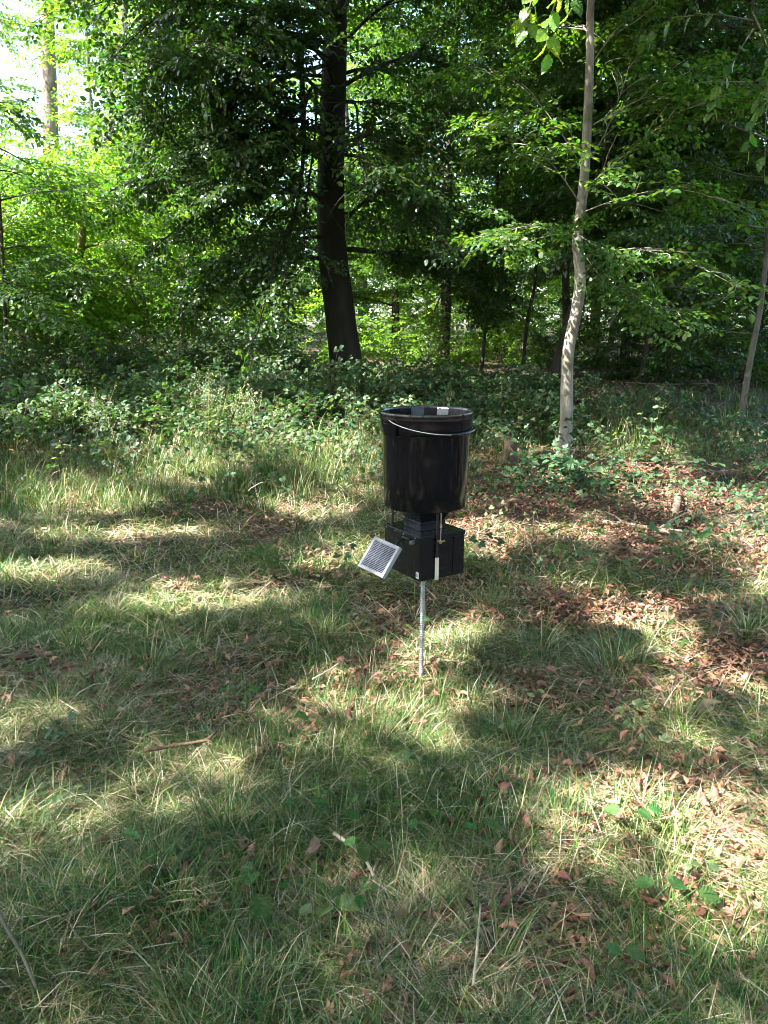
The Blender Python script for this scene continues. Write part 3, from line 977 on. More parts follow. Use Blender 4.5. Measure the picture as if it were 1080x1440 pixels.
wood_tree('hazel_tree', 'sunlit tree glowing in the gap right of the straight dark trunk', [(700, 470), (705, 380), (712, 280)], 24, 0.1, 'leaf_sunlit', limbs=8, zlo=1.5, zhi=7, Lr=(1.4, 2.4), seed=18, top=2.5, spray=.2,
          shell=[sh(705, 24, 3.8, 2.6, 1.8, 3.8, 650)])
wood_tree('hazel_tree', 'lit green tree glowing far behind the pale sapling', [(860, 465), (868, 380), (875, 260)], 26, 0.1, 'leaf_sunlit', limbs=8, zlo=1.5, zhi=8, Lr=(1.4, 2.6), seed=19, top=3, spray=.2,
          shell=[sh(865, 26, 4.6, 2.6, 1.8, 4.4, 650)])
wood_tree('hazel_tree', 'lit green tree far back near the right edge', [(1000, 465), (1004, 380), (1010, 260)], 28, 0.1, 'leaf_sunlit', limbs=8, zlo=1.5, zhi=8, Lr=(1.4, 2.6), seed=24, top=3, spray=.2,
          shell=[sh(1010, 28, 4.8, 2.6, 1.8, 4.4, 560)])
# tall pale trunk against the sky at the upper left
pine = Tree('pine_tree', 'tall bare pale trunk against the bright sky at the upper left', 'tree', on_ground(-14.0, 31.5), 77, GW, 'bark_pine')
pb = on_ground(-14.0, 31.5)
pine.trunk([pb, at(70, 230, 31.5), at(69, 100, 31.5), at(66, 0, 31.5), at(64, -120, 31.5), at(66, -300, 31.5)], [0.34, 0.28, 0.25, 0.22, 0.2, 0.1], 12, 0.05, 4, 0.2)
for k in range(7):
    p, tr = pine.on_trunk(15 + k * 0.9); a = rnd.uniform(0, 2 * PI)
    pine.limb(limb_path(p, (math.cos(a), math.sin(a), 0.3), 2.6, pine.r, 0.3), 0.05, 8, 0.5, 0.3, 0.3, scale=1.0)
pine.finish('far')
pn2 = Tree('pine_tree', 'thin pale trunk glimpsed through the beech leaves left of the big trunk', 'tree', on_ground(-9.8, 40), 78, GW, 'bark_pine')
pn2.trunk([on_ground(-9.8, 40), at(278, 250, 40), at(278, 150, 40), at(280, -100, 40)], [0.3, 0.26, 0.24, 0.1], 10, 0.05, 4, 0.2)
for k in range(6):
    p, tr = pn2.on_trunk(14 + k); a = rnd.uniform(0, 2 * PI)
    pn2.limb(limb_path(p, (math.cos(a), math.sin(a), 0.3), 2.6, pn2.r, 0.3), 0.05, 8, 0.5, 0.3, 0.3)
pn2.finish('far')

# --- the wood further back: one thing per tree, joined branches
far_r = random.Random(5)
spots = []
tries = 0
while len(spots) < 34 and tries < 4000:
    tries += 1
    y = far_r.uniform(27, 50); x = far_r.uniform(-0.75, 0.75) * y
    if all(math.hypot(x - a, y - b) > 3.4 for a, b in spots): spots.append((x, y))
for k, (x, y) in enumerate(spots):
    b = on_ground(x, y)
    bright = x < -0.05 * y
    h = far_r.uniform(11, 16)
    uu = 540 + FPX * x / y
    if uu < 170: h = y * 0.145
    elif bright: h *= .8
    lab = 'leafy tree far back in the wood ' + ('beyond the left edge' if uu < 0 else 'behind the sunlit hazels at the left' if uu < 250 else 'behind the hanging beech branches' if uu < 430 else 'behind the big beech trunk' if uu < 540 else
        'behind the straight dark trunk' if uu < 660 else 'behind the gap left of the pale sapling' if uu < 780 else 'behind the pale sapling' if uu < 900 else 'behind the deep shade at the right' if uu < 1080 else 'beyond the right edge')
    lab = ('tall ' if h > 13 else 'low ' if h < 9 else '') + lab
    t = Tree('woodland_tree', lab, 'tree', b, 300 + k, 'trees in the depth of the wood', far_r.choice(['bark_dark', 'bark_grey', 'bark_olive']))
    t.trunk([b, b + Vector((far_r.gauss(0, .2), 0, h * 0.4)), b + Vector((far_r.gauss(0, .4), far_r.gauss(0, .3), h))], [0.2, 0.13, 0.03], 8, 0.05, 4, 0.3)
    t.branch_mb = MB()
    nl = 22
    for j in range(nl):
        zz = b.z + 0.8 + (h - 1.4) * (j + .5) / nl
        p, tr = t.on_trunk(zz); a = t.r.uniform(0, 2 * PI)
        L = t.r.uniform(2.0, 3.6) * (1 - 0.45 * j / nl)
        t.limb(limb_path(p, (math.cos(a), math.sin(a), t.r.uniform(0, .4)), L, t.r, 0.4, 5), 0.04, 6, 0.5, 0.36, 0.15, True, 4)
    obj('branches', t.branch_mb.mesh('branches', [t.bark]), t.o, 'stuff')
    t.finish('far_sunlit' if bright or k % 3 == 0 else 'far', filt=sky_gap)

for k, (u_, y_, h_) in enumerate([(-20, 27, 15), (185, 30, 15), (160, 38, 17), (235, 27, 13), (-20, 36, 16), (-14, 19, 10.5), (205, 20.5, 10), (5, 31, 14), (110, 33, 8)]):
    b = on_ground((u_ - 540) / FPX * y_ * 1.0, y_)
    t = Tree('woodland_tree', ['leafy tree at the far left beside the bare pale trunk', 'leafy tree just right of the bare pale trunk', 'tall leafy tree behind the bare pale trunk', 'leafy tree behind the left tips of the beech branches', 'tall leafy tree behind the left edge', 'nearer sunlit tree reaching in at the upper left edge', 'nearer sunlit tree between the bare pale trunk and the beech', 'leafy tree left of the bare pale trunk', 'low leafy tree at the foot of the bare pale trunk'][k], 'tree', b, 360 + k, 'trees in the depth of the wood', 'bark_grey')
    t.trunk([b, b + Vector((.1, 0, h_ * 0.4)), b + Vector((.2, .1, h_))], [0.17, 0.12, 0.03], 8, 0.05, 4, 0.3)
    t.branch_mb = MB()
    for j in range(24):
        zz = b.z + 2.5 + (h_ - 3) * (j + .5) / 24
        p, tr = t.on_trunk(zz); aa = t.r.uniform(0, 2 * PI)
        t.limb(limb_path(p, (math.cos(aa), math.sin(aa), t.r.uniform(.1, .5)), t.r.uniform(1.6, 3.0), t.r, 0.5, 5), 0.022, 5, 0.5, 0.34, 0.3, True, 4)
    obj('branches', t.branch_mb.mesh('branches', [t.bark]), t.o, 'stuff')
    t.finish('far' if k in (2, 4) else 'leaf_sunlit' if k in (5, 6) else 'far_sunlit', filt=sky_gap)

# --- unseen tall trees added to throw the dappled shade, crowns shaped to the LIT patches
def shade_filter(P, rad=.15, gain=1.02):
    """Shapes the added crowns: drops leaves where LIT wants sun on the ground."""
    P = np.asarray(P)
    keep = np.ones(len(P), bool)
    offs = [(0, 0, 0)] + [(rad * math.cos(a), rad * math.sin(a), 0) for a in np.linspace(0, 2 * PI, 7)[:6]]
    worst = np.zeros(len(P))
    for o in offs:
        Q = P + np.array(o)
        gz = np.zeros(len(P))
        for _ in range(3):
            t = (Q[:, 2] - gz) / SUN.z
            G = Q - np.array(SUN) * t[:, None]
            gz = H(G[:, 0], G[:, 1]) + 0.08
        u, v, z = proj(np.stack([G[:, 0], G[:, 1], gz], 1))
        lit = np.where((z > 0.5), field(LIT, u, v, 0.36), 0)
        nz_ = sm(.14, .86, .5 * vnoise(G[:, 0], G[:, 1], .27, 21) + .5 * vnoise(G[:, 0], G[:, 1], .11, 22))
        lit = sm(-.06, .10, np.maximum(lit * 1.08, .13) - nz_ * .98)
        for (fx, fy, fz, fr) in ((.164, 3.0, 1.05, .27), (.164, 3.0, .85, .27), (.16, 3.0, .58, .24), (-.02, 2.8, .60, .17)):  # keeps leaves between the sun and the feeder, so it stays shaded
            k_ = (Q[:, 2] - fz) / SUN.z
            dd = np.hypot(Q[:, 0] - SUN.x * k_ - fx, Q[:, 1] - SUN.y * k_ - fy)
            lit = np.where(dd < fr, 0, lit)
        worst = np.maximum(worst, lit)
    return keep & (rng.random(len(P)) > worst * gain)


shade_trees = [(-10.5, 1.0, 'unseen tall beech added to shade the clearing from the left'), (-7.5, -6.0, 'unseen tall beech added for dappled shade, left behind the camera'),
          (-13.5, 8.5, 'unseen tall beech added for shade at the far left'), (-2.0, -7.5, 'unseen tall beech added for shade behind the camera')]
trees_c = []
for k, (x, y, lab) in enumerate(shade_trees):
    b = on_ground(x, y)
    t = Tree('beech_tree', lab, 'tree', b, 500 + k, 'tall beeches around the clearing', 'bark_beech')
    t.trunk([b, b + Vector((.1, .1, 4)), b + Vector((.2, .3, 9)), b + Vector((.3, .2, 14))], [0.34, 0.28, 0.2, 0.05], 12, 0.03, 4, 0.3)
    trees_c.append(t)
# leaf layers of these crowns, spread over the area that shades the clearing
cr = np.random.default_rng(99)
def crown_points(n):
    G = np.stack([cr.uniform(-9, 9.5, n), cr.uniform(-1.5, 15.5, n)], 1)
    G = G[(G[:, 1] < 11.0) | (G[:, 0] > 0.8)]
    n = len(G)
    hz = cr.choice([5.9, 6.6, 7.4], n) + cr.normal(0, 0.3, n) + 1.8 * (G[:, 1] > 9.5)
    return np.stack([G[:, 0] + SUN.x / SUN.z * hz, G[:, 1] + SUN.y / SUN.z * hz, hz], 1)


P1 = crown_points(17000); P1 = P1[shade_filter(P1, .26, 2.0)]
P2 = crown_points(52000); P2 = P2[shade_filter(P2, .09, 1.05)]
Pc = np.concatenate([P1, P2]); isbig = np.arange(len(Pc)) < len(P1)
own = np.argmin([np.hypot(Pc[:, 0] - x, Pc[:, 1] - y) for x, y, _ in shade_trees], axis=0)
for k, t in enumerate(trees_c):
    Q = Pc[own == k]; qb = isbig[own == k]
    if len(Q) == 0: continue
    # limbs reach into the crown
    for j in range(16):
        q = Vector(Q[t.r.randrange(len(Q))])
        p, tr = t.on_trunk(max(4.5, q.z - 0.45 * math.hypot(q.x - t.base.x, q.y - t.base.y)))
        mid = p.lerp(q, 0.5) + Vector((t.r.gauss(0, .4), t.r.gauss(0, .4), 0.5))
        t.limb(spline([p, mid, q], 4), max(0.03, tr * 0.3), 0, leaves=False)
    a = cr.uniform(0, 2 * PI, len(Q))
    X = np.stack([np.cos(a), np.sin(a), cr.normal(-.05, .15, len(Q))], 1)
    Z = np.stack([cr.normal(0, .25, len(Q)), cr.normal(0, .25, len(Q)), np.ones(len(Q))], 1)
    E_ = euler_xz(X, Z); C_ = Q.copy()
    for w, nm, ln in ((qb, 'leaf_beech', .25), (~qb, 'small', .16)):
        if w.sum() == 0: continue
        C2 = Q[w] - X[w] * ln                  # the spray is centred on its place
        scatter('foliage', C2, E_[w], cr.uniform(0.8, 1.1, w.sum()), cr.integers(0, 3, w.sum()), SPRAY[nm], t.o, 'stuff', t.base)

# an overhanging beech on the right, outside the picture, whose lowest twigs hang into the top of it
ob = Tree('beech_tree', 'beech outside the right edge whose leafy twigs hang into the top of the picture', 'tree', on_ground(4.6, 3.2), 611, 'tall beeches around the clearing', 'bark_beech')
ob.trunk([ob.base, ob.base + Vector((0.05, 0, 3)), ob.base + Vector((-0.1, .1, 6)), ob.base + Vector((0.1, .2, 10))], [0.2, 0.17, 0.13, 0.03], 12, 0.03, 4, 0.3)


def leaf_twig(t, path, r0, leaf_len, n, start=0.3, mat='leaf_sunlit', spread=0.8):
    """A twig whose leaves are single parts."""
    mb = MB()
    pts = spline(path, 4)
    mb.tube([p - t.base for p in pts], lerp_list([r0, 0.0015], len(pts)), 5, 0, False)
    obj('twig', mb.mesh('twig', ['bark_grey'], True), t.o)
    for j in range(n):
        tt = start + (1 - start) * (j + 0.5) / n
        i = min(int(tt * (len(pts) - 1)), len(pts) - 2)
        q = pts[i].lerp(pts[i + 1], tt * (len(pts) - 1) - i)
        d = (pts[i + 1] - pts[i]).normalized()
        side = d.cross(Vector((0, 0.5, 1))).normalized()
        x = d * 0.7 + side * (spread if j % 2 else -spread) + Vector((rnd.gauss(0, .2), rnd.gauss(0, .2), -0.25))
        e = euler_xz(np.array([tuple(x)]), np.array([[rnd.gauss(0, .5), rnd.gauss(-.4, .4), 0.8]]))[0]
        k = rnd.uniform(0.8, 1.15)
        obj('leaf', NEAR_LEAF[mat][rnd.randrange(3)], t.o, None, q - t.base, e, leaf_len * k)


def veined_leaf(seed, W):
    """A broad leaf along +X with a toothed edge, a sunk midrib and side veins."""
    r = random.Random(seed)
    n, m = 14, 3
    V, F = [], []
    c1, c2 = r.uniform(.1, .3), r.uniform(.12, .35)
    for i in range(n + 1):
        t = i / n
        w = .5 * W * (math.sin(PI * t ** .8) ** .75 if 0 < t < 1 else .01)
        if 0 < i < n: w *= 1.05 if i % 2 else .95
        for j in range(-m, m + 1):
            s_ = j / m
            tt = min(1, t + .10 * abs(s_) * (1 - t))
            x = tt
            z = c1 * abs(s_) * w - c2 * tt * tt + .016 * (1 if (i % 2) else -1) * abs(s_) * (0 < i < n) + .02 * r.gauss(0, 1) * abs(s_) + .03 * math.sin(5 * t + seed) * s_
            V.append((x, s_ * w, z))
    k = 2 * m + 1
    for i in range(n):
        for j in range(2 * m):
            a = i * k + j
            F.append((a, a + k, a + k + 1, a + 1))
    return V, F


NEAR_LEAF = {}
for mat in ('leaf_sunlit', 'leaf_beech', 'leaf_bramble', 'leaf_pale', 'leaf_weed'):
    NEAR_LEAF[mat] = []
    for k in range(3):
        V, F = veined_leaf(190 + k, .66 if mat != 'leaf_bramble' else .7)
        NEAR_LEAF[mat].append(mesh_of('leaf', V, F, [mat], None, False, {'tone': [k * .3] * len(F)}))
p, tr = ob.on_trunk(5.0)
main = spline([p, Vector((3.0, 3.6, 4.6)), at(960, -190, 3.9), at(830, -110, 3.9)], 5)
ob.limb(main, 0.035, 0, leaves=False)
leaf_twig(ob, [main[-1], at(800, -60, 3.85), at(782, 0, 3.8), at(768, 45, 3.75), at(772, 75, 3.75)], 0.006, 0.085, 13, 0.25)
leaf_twig(ob, [at(800, -60, 3.85), at(760, -30, 3.8), at(745, 10, 3.8), at(742, 40, 3.8)], 0.004, 0.08, 9, 0.3)
leaf_twig(ob, [at(800, -60, 3.85), at(800, -20, 3.9), at(806, 10, 3.9)], 0.004, 0.08, 5, 0.3, 'leaf_beech')
main2 = spline([ob.on_trunk(4.4)[0], Vector((3.7, 4.2, 4.2)), at(1110, -60, 5.2), at(1060, 40, 5.3)], 5)
ob.limb(main2, 0.03, 0, leaves=False)
for path, n in ([[main2[-1], at(1035, 80, 5.2), at(1010, 130, 5.2), at(1000, 160, 5.2)], 9], [[main2[-3], at(1085, 90, 5.0), at(1062, 160, 5.0), at(1050, 215, 5.0)], 10],
                [[main2[-5], at(1100, 0, 4.8), at(1080, 120, 4.8), at(1075, 260, 4.8)], 10], [[main2[-2], at(1000, 20, 5.2), at(940, 30, 5.2), at(900, 60, 5.2)], 10]):
    leaf_twig(ob, path, 0.005, 0.085, n, 0.2, 'leaf_beech')
for k in range(12):
    p, tr = ob.on_trunk(6.0 + k * 0.3)
    a = ob.r.gauss(0.3, 1.4)
    ob.limb(limb_path(p, (math.cos(a), math.sin(a), .4), ob.r.uniform(2, 3.4), ob.r, .3), 0.03, 9, .45, .22, .2)
ob.finish('leaf_beech')

# wood behind the camera (seen only as reflections and shade)
for k in range(10):
    a = -PI / 2 + (k - 4.5) * 0.33
    b = on_ground(15 * math.cos(a), 13 * math.sin(a))
    t = Tree('woodland_tree', 'leafy tree at the edge of the clearing behind the camera', 'tree', b, 700 + k, 'trees behind the camera', 'bark_dark')
    t.trunk([b, b + Vector((0, 0, 5)), b + Vector((.3, 0, 11))], [0.2, 0.13, 0.03], 8, 0.05, 4, 0.3)
    t.branch_mb = MB()
    for j in range(16):
        p, tr = t.on_trunk(b.z + 0.8 + 9 * (j + .5) / 16); aa = t.r.uniform(0, 2 * PI)
        t.limb(limb_path(p, (math.cos(aa), math.sin(aa), t.r.uniform(0, .4)), t.r.uniform(2.0, 3.4), t.r, 0.4, 5), 0.04, 6, 0.5, 0.4, 0.15, True, 4)
    obj('branches', t.branch_mb.mesh('branches', [t.bark]), t.o, 'stuff')
    t.finish('far')

# ------------------------------------------------------------------ undergrowth
def bush(name, label, cat, x, y, rx, ry, h, n, kind, seed, group=None, stems=7, stem_mat='twig_brown', up=0.35, scale=1.0):
    r = np.random.default_rng(seed)
    b = on_ground(x, y, -0.03)
    o = thing(name, label, cat, b, group)
    a = r.uniform(0, 2 * PI, n); q = np.sqrt(r.uniform(0, 1, n))
    px, py = x + rx * q * np.cos(a), y + ry * q * np.sin(a)
    top = H(px, py) + h * (1 - 0.75 * q ** 2) * (0.6 + 0.8 * vnoise(px, py, 0.35, seed))
    z = top - np.abs(r.normal(0, 0.36, n)) * h
    z = np.maximum(z, H(px, py) + 0.03)
    X = np.stack([np.cos(a) + r.normal(0, .6, n), np.sin(a) + r.normal(0, .6, n), r.normal(up * .5, .3, n)], 1)
    Z = np.stack([r.normal(0, .4, n), r.normal(0, .4, n) - 0.2, np.ones(n)], 1)
    scatter('foliage', np.stack([px, py, z], 1), euler_xz(X, Z), r.uniform(0.7, 1.2, n) * scale, r.integers(0, len(SPRAY[kind]), n), SPRAY[kind], o, 'stuff', b)
    mb = MB(); rr = random.Random(seed)
    for k in range(stems):
        aa = rr.uniform(0, 2 * PI); p0 = Vector((0.3 * rx * math.cos(aa), 0.3 * ry * math.sin(aa), 0))
        mb.tube(limb_path(p0, (math.cos(aa) * .6, math.sin(aa) * .6, 1), h * 1.1, rr, .5, 5), lerp_list([0.006, 0.002], 6), 4, 0, False)
    obj('stems', mb.mesh('stems', [stem_mat]), o, 'stuff')
    return o


GB = 'bramble bushes along the back of the clearing'
bush_spots = [  # px u, distance, rx, ry, h, sprigs, label
    (20, 8.8, 1.1, 0.8, .55, 420, 'dusky green bramble bush at the left edge of the clearing'), (130, 9.4, 1.2, 0.9, .6, 480, 'dusky green bramble bush right of the bush at the left edge'),
    (250, 9.8, 1.2, 0.9, .65, 480, 'bramble bush below the hanging beech branches'), (350, 9.6, 1.0, 0.8, .6, 420, 'bramble bush behind the tall grass with pale seed heads'),
    (430, 10.4, 1.1, 0.9, .6, 420, 'bramble bush left of the foot of the big beech'), (505, 10.8, 0.9, 0.8, .55, 340, 'bramble bush in front of the foot of the big beech'),
    (90, 11.2, 1.4, 1.0, .8, 480, 'leafy bramble thicket below the sunlit hazel'), (220, 11.8, 1.4, 1.0, .85, 480, 'taller bramble thicket behind the front row on the left'),
    (340, 12.0, 1.3, 1.0, .8, 460, 'taller bramble thicket under the hanging beech branches'), (590, 11.6, 1.1, 1.0, .5, 380, 'low shaded brambles right of the big beech'),
    (690, 11.4, 1.1, 1.0, .5, 380, 'low shaded brambles behind the bucket'), (640, 9.6, .8, .6, .42, 240, 'low green bramble patch just behind the bucket'),
    (730, 9.4, .6, .6, .45, 220, 'low bramble patch left of the pale sapling'), (-40, 10.2, 1.2, 1.0, .8, 380, 'bramble thicket cut by the left edge of the picture'),
    (860, 10.4, .9, .8, .36, 110, 'dark low brambles behind the pale sapling')]
for k, (u, y, rx, ry, h, n, lab) in enumerate(bush_spots):
    x = (u - 540) / FPX * y * 1.02
    bush('bramble_bush', lab, 'bramble bush', x, y, rx, ry, h * (.6 if y < 10 else .9), int(n * (.7 if y < 10 else .9)), 'bramble', 800 + k, GB)
    if k in (2, 3, 4, 11, 12):
        pass
# young shrubs at the foot of the wood
GS = 'leafy shrubs at the edge of the wood'
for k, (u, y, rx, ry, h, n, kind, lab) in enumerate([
        (130, 13.2, 1.3, 1.0, 1.3, 150, 'leaf_sunlit', 'sunlit yellow green shrub among the hazel stems'), (20, 13.0, 1.2, 1.0, 1.2, 130, 'leaf_sunlit', 'sunlit shrub at the far left behind the brambles'),
        (330, 14.5, 1.3, 1.0, 1.2, 130, 'leaf_beech', 'green shrub behind the brambles left of the big beech'), (560, 15.5, 1.4, 1.0, 1.3, 150, 'leaf_sunlit', 'bright shrub right behind the big beech trunk'),
        (660, 18.5, 1.6, 1.0, 1.4, 160, 'leaf_sunlit', 'sunlit shrub between the thin stems right of the beech'), (735, 19.5, 1.4, 1.0, 1.9, 170, 'leaf_sunlit', 'bright sunlit shrub in the gap left of the pale sapling'),
        (420, 17.0, 1.3, 1.0, 1.5, 150, 'leaf_sunlit', 'lit shrub just left of the big beech trunk'), (230, 16.0, 1.6, 1.0, 1.7, 170, 'leaf_beech', 'green shrub in the middle of the left side of the wood'),
        (860, 17.0, 1.6, 1.0, 2.3, 240, 'leaf_shaded', 'dark shrub behind the curved stem'), (980, 19.0, 1.9, 1.2, 2.8, 280, 'leaf_shaded', 'dark shrub deep in the shade on the right'),
        (915, 15.2, 1.1, .8, 1.7, 150, 'leaf_beech', 'leafy shrub beside the slanting stem in the shade'), (1010, 13.2, 1.0, .7, 1.3, 120, 'leaf_shaded', 'dark shrub left of the leaning grey trunk'),
        (1080, 15.0, 1.4, 1.0, 2.3, 240, 'leaf_shaded', 'dark shrub at the right edge in the shade')]):
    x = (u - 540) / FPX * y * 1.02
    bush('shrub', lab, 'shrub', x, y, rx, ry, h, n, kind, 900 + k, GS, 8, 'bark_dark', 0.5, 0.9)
# thicket that closes the view further back
n = 5200
a = rng.uniform(-0.85, 0.85, n); y = rng.uniform(26, 50, n)
P = np.stack([a * y, y, np.zeros(n)], 1)
P[:, 2] = H(P[:, 0], P[:, 1]) + 5.0 * rng.uniform(0.02, 1, n) ** 1.3
X = np.stack([rng.normal(0, 1, n), rng.normal(0, 1, n), rng.normal(0, .3, n)], 1)
Z = np.stack([rng.normal(0, .4, n), rng.normal(0, .4, n) - .3, np.ones(n)], 1)
th = scatter('thicket', P, euler_xz(X, Z), rng.uniform(.9, 1.6, n), rng.integers(0, 3, n), SPRAY['far'])
tag(th, 'far mass of green leaves closing the view low between the trunks', 'thicket', None, 'stuff')

# dead brushwood in the shade on the left
b0 = ground(205, 505)
bw = thing('brushwood', 'heap of dry brown twigs in the shade left of the big beech', 'brushwood', at(210, 470, 14.2) - Vector((0, 0, .6)))
mb = MB(); rr = random.Random(3)
for k in range(70):
    p = Vector((rr.gauss(0, .8), rr.gauss(0, .35), rr.uniform(0, .4)))
    mb.tube(limb_path(p, (rr.gauss(0, 1), rr.gauss(0, .5), rr.uniform(-.1, .8)), rr.uniform(.6, 1.6), rr, .4, 5, .15), lerp_list([.012, .003], 6), 4, 0, False)
obj('twigs', mb.mesh('twigs', ['twig_brown']), bw, 'stuff')


# ------------------------------------------------------------------ grass
GREEN = [(0.036, 0.104, 0.018), (0.050, 0.126, 0.022), (0.082, 0.160, 0.026), (0.034, 0.104, 0.028), (0.110, 0.190, 0.030), (0.024, 0.070, 0.015)]
STRAW = [(0.44, 0.34, 0.21), (0.55, 0.46, 0.32), (0.26, 0.18, 0.10), (0.60, 0.53, 0.41), (0.36, 0.31, 0.20), (0.50, 0.39, 0.26)]
OLIVE = [(0.15, 0.16, 0.045), (0.20, 0.19, 0.06)]


def blade(mb, r, p, az, L, w, lean, curl, col, n=4):
    """A grass blade: a curved, tapering strip bent to a thin V."""
    d = Vector((math.cos(az), math.sin(az), 0)); s = Vector((-d.y, d.x, 0))
    tw = r.gauss(0, 0.5)
    V = []
    q = Vector(p); ang = lean
    for i in range(n + 1):
        t = i / n
        ww = w * (1 - t ** 1.6) * 0.5 + 0.0003
        ss = (s * math.cos(tw * t) + Vector((0, 0, 1)) * math.sin(tw * t))
        V += [q - ss * ww, q + ss * ww]
        q = q + (d * math.sin(ang) + Vector((0, 0, math.cos(ang)))) * (L / n)
        ang += curl / n
        if q.z < p[2] + 0.004 and ang > 1.5: ang = 1.5 + r.uniform(-.1, .05)
    F = [(2 * i, 2 * i + 1, 2 * i + 3, 2 * i + 2) for i in range(n)]
    mb.add(V, F, 0, r.random(), col)


def pick(r, straw, olive=0.15):
    x = r.random()
    c = r.choice(STRAW) if x < straw else (r.choice(OLIVE) if x < straw + olive else r.choice(GREEN))
    k = r.uniform(0.8, 1.2)
    return tuple(min(1, a * k) for a in c)


def tuft(kind, seed):
    r = random.Random(seed); mb = MB()
    if kind == 'tussock':
        for i in range(190):
            a = r.uniform(0, 2 * PI); q = abs(r.gauss(0, 0.06))
            ol = r.random()
            L = r.uniform(0.10, 0.27)
            st = 0.28 if ol < 0.6 else 0.08
            blade(mb, r, (q * math.cos(a), q * math.sin(a), 0), a + r.gauss(0, .5), L, r.uniform(.0020, .0036), r.uniform(.05, .95), r.uniform(.7, 2.1), pick(r, st), 5)
    elif kind == 'mat':       # bent-over grass lying down
        base = r.uniform(0, 2 * PI)
        for i in range(46):
            a = base + r.gauss(0, 1.0); q = r.uniform(0, .11); b = r.uniform(0, 2 * PI)
            blade(mb, r, (q * math.cos(b), q * math.sin(b), r.uniform(0, .03)), a, r.uniform(.10, .26), r.uniform(.002, .0036), r.uniform(.7, 1.35), r.uniform(.2, .8), pick(r, .30), 4)
    elif kind == 'fresh':
        for i in range(34):
            a = r.uniform(0, 2 * PI); q = r.uniform(0, .09)
            blade(mb, r, (q * math.cos(a), q * math.sin(a), 0), r.uniform(0, 2 * PI), r.uniform(.06, .17), r.uniform(.002, .004), r.uniform(.05, .7), r.uniform(.2, 1.1), pick(r, .06), 4)
    elif kind == 'straw':
        base = r.uniform(0, 2 * PI)
        for i in range(40):
            a = base + r.gauss(0, 1.3); q = r.uniform(0, .12); b = r.uniform(0, 2 * PI)
            blade(mb, r, (q * math.cos(b), q * math.sin(b), r.uniform(0, .035)), a, r.uniform(.08, .24), r.uniform(.0016, .003), r.uniform(1.0, 1.5), r.uniform(0, .3), pick(r, .85), 3)
    elif kind == 'tall':
        for i in range(46):
            a = r.uniform(0, 2 * PI); q = abs(r.gauss(0, .07))
            blade(mb, r, (q * math.cos(a), q * math.sin(a), 0), a + r.gauss(0, .7), r.uniform(.28, .62), r.uniform(.004, .0075), r.uniform(.05, .4), r.uniform(.5, 1.7), pick(r, .10), 6)
    elif kind == 'seed':      # flowering stems with pale panicles
        for i in range(3):
            a = r.uniform(0, 2 * PI); q = r.uniform(0, .06)
            p = Vector((q * math.cos(a), q * math.sin(a), 0))
            H_ = r.uniform(.55, .85)
            top = p + Vector((math.cos(a) * .12, math.sin(a) * .12, H_))
            c = (0.24, 0.25, 0.11)
            mb.tube([p, p.lerp(top, .5) + Vector((-.02 * math.cos(a), 0, 0)), top], [.0016, .0013, .0008], 3, 0, False, col=c)
            for j in range(17):
                t = .70 + .3 * j / 17
                s_ = p.lerp(top, t); b = r.uniform(0, 2 * PI); l = .06 * (1.15 - (t - .7) / .3)
                e = s_ + Vector((math.cos(b) * l, math.sin(b) * l, r.uniform(-.01, .035)))
                blade(mb, r, s_, b, (e - s_).length, .0015, 1.0, .3, c, 1)
                mb.add([e, e + Vector((.006, 0, .008)), e + Vector((0, .004, .013))], [(0, 1, 2)], 0, 0, (0.42, 0.42, 0.26))
        for i in range(10):
            a = r.uniform(0, 2 * PI)
            blade(mb, r, (0, 0, 0), a, r.uniform(.2, .45), .005, r.uniform(.1, .5), r.uniform(.4, 1.3), pick(r, .1), 5)
    return mb.mesh('tuft_' + kind, ['grass_blade'], False, True, True)


TUFT = {'seed': [source(tuft('seed', 1000 + 17 * j), 'seed') for j in range(3)]}
GREEN_A, STRAW_A, OLIVE_A = np.array(GREEN), np.array(STRAW), np.array(OLIVE)
# kind: blades per tuft, radius, length, width, lean, curl, straw share, olive share, spread of direction, segments, base height
KINDS = {'mat': (42, .10, (.07, .19), (.0022, .0040), (.75, 1.45), (.3, 1.1), .30, .13, 1.1, 4, .025),
         'fresh': (32, .07, (.05, .145), (.0022, .0042), (.1, .9), (.3, 1.5), .05, .15, 9, 4, .0),
         'straw': (36, .12, (.06, .19), (.0016, .0030), (1.3, 1.6), (-.1, .2), .86, .1, 1.6, 3, .045),
         'tall': (66, .09, (.16, .46), (.0026, .0050), (.05, .45), (.5, 1.8), .10, .15, 9, 4, .0)}


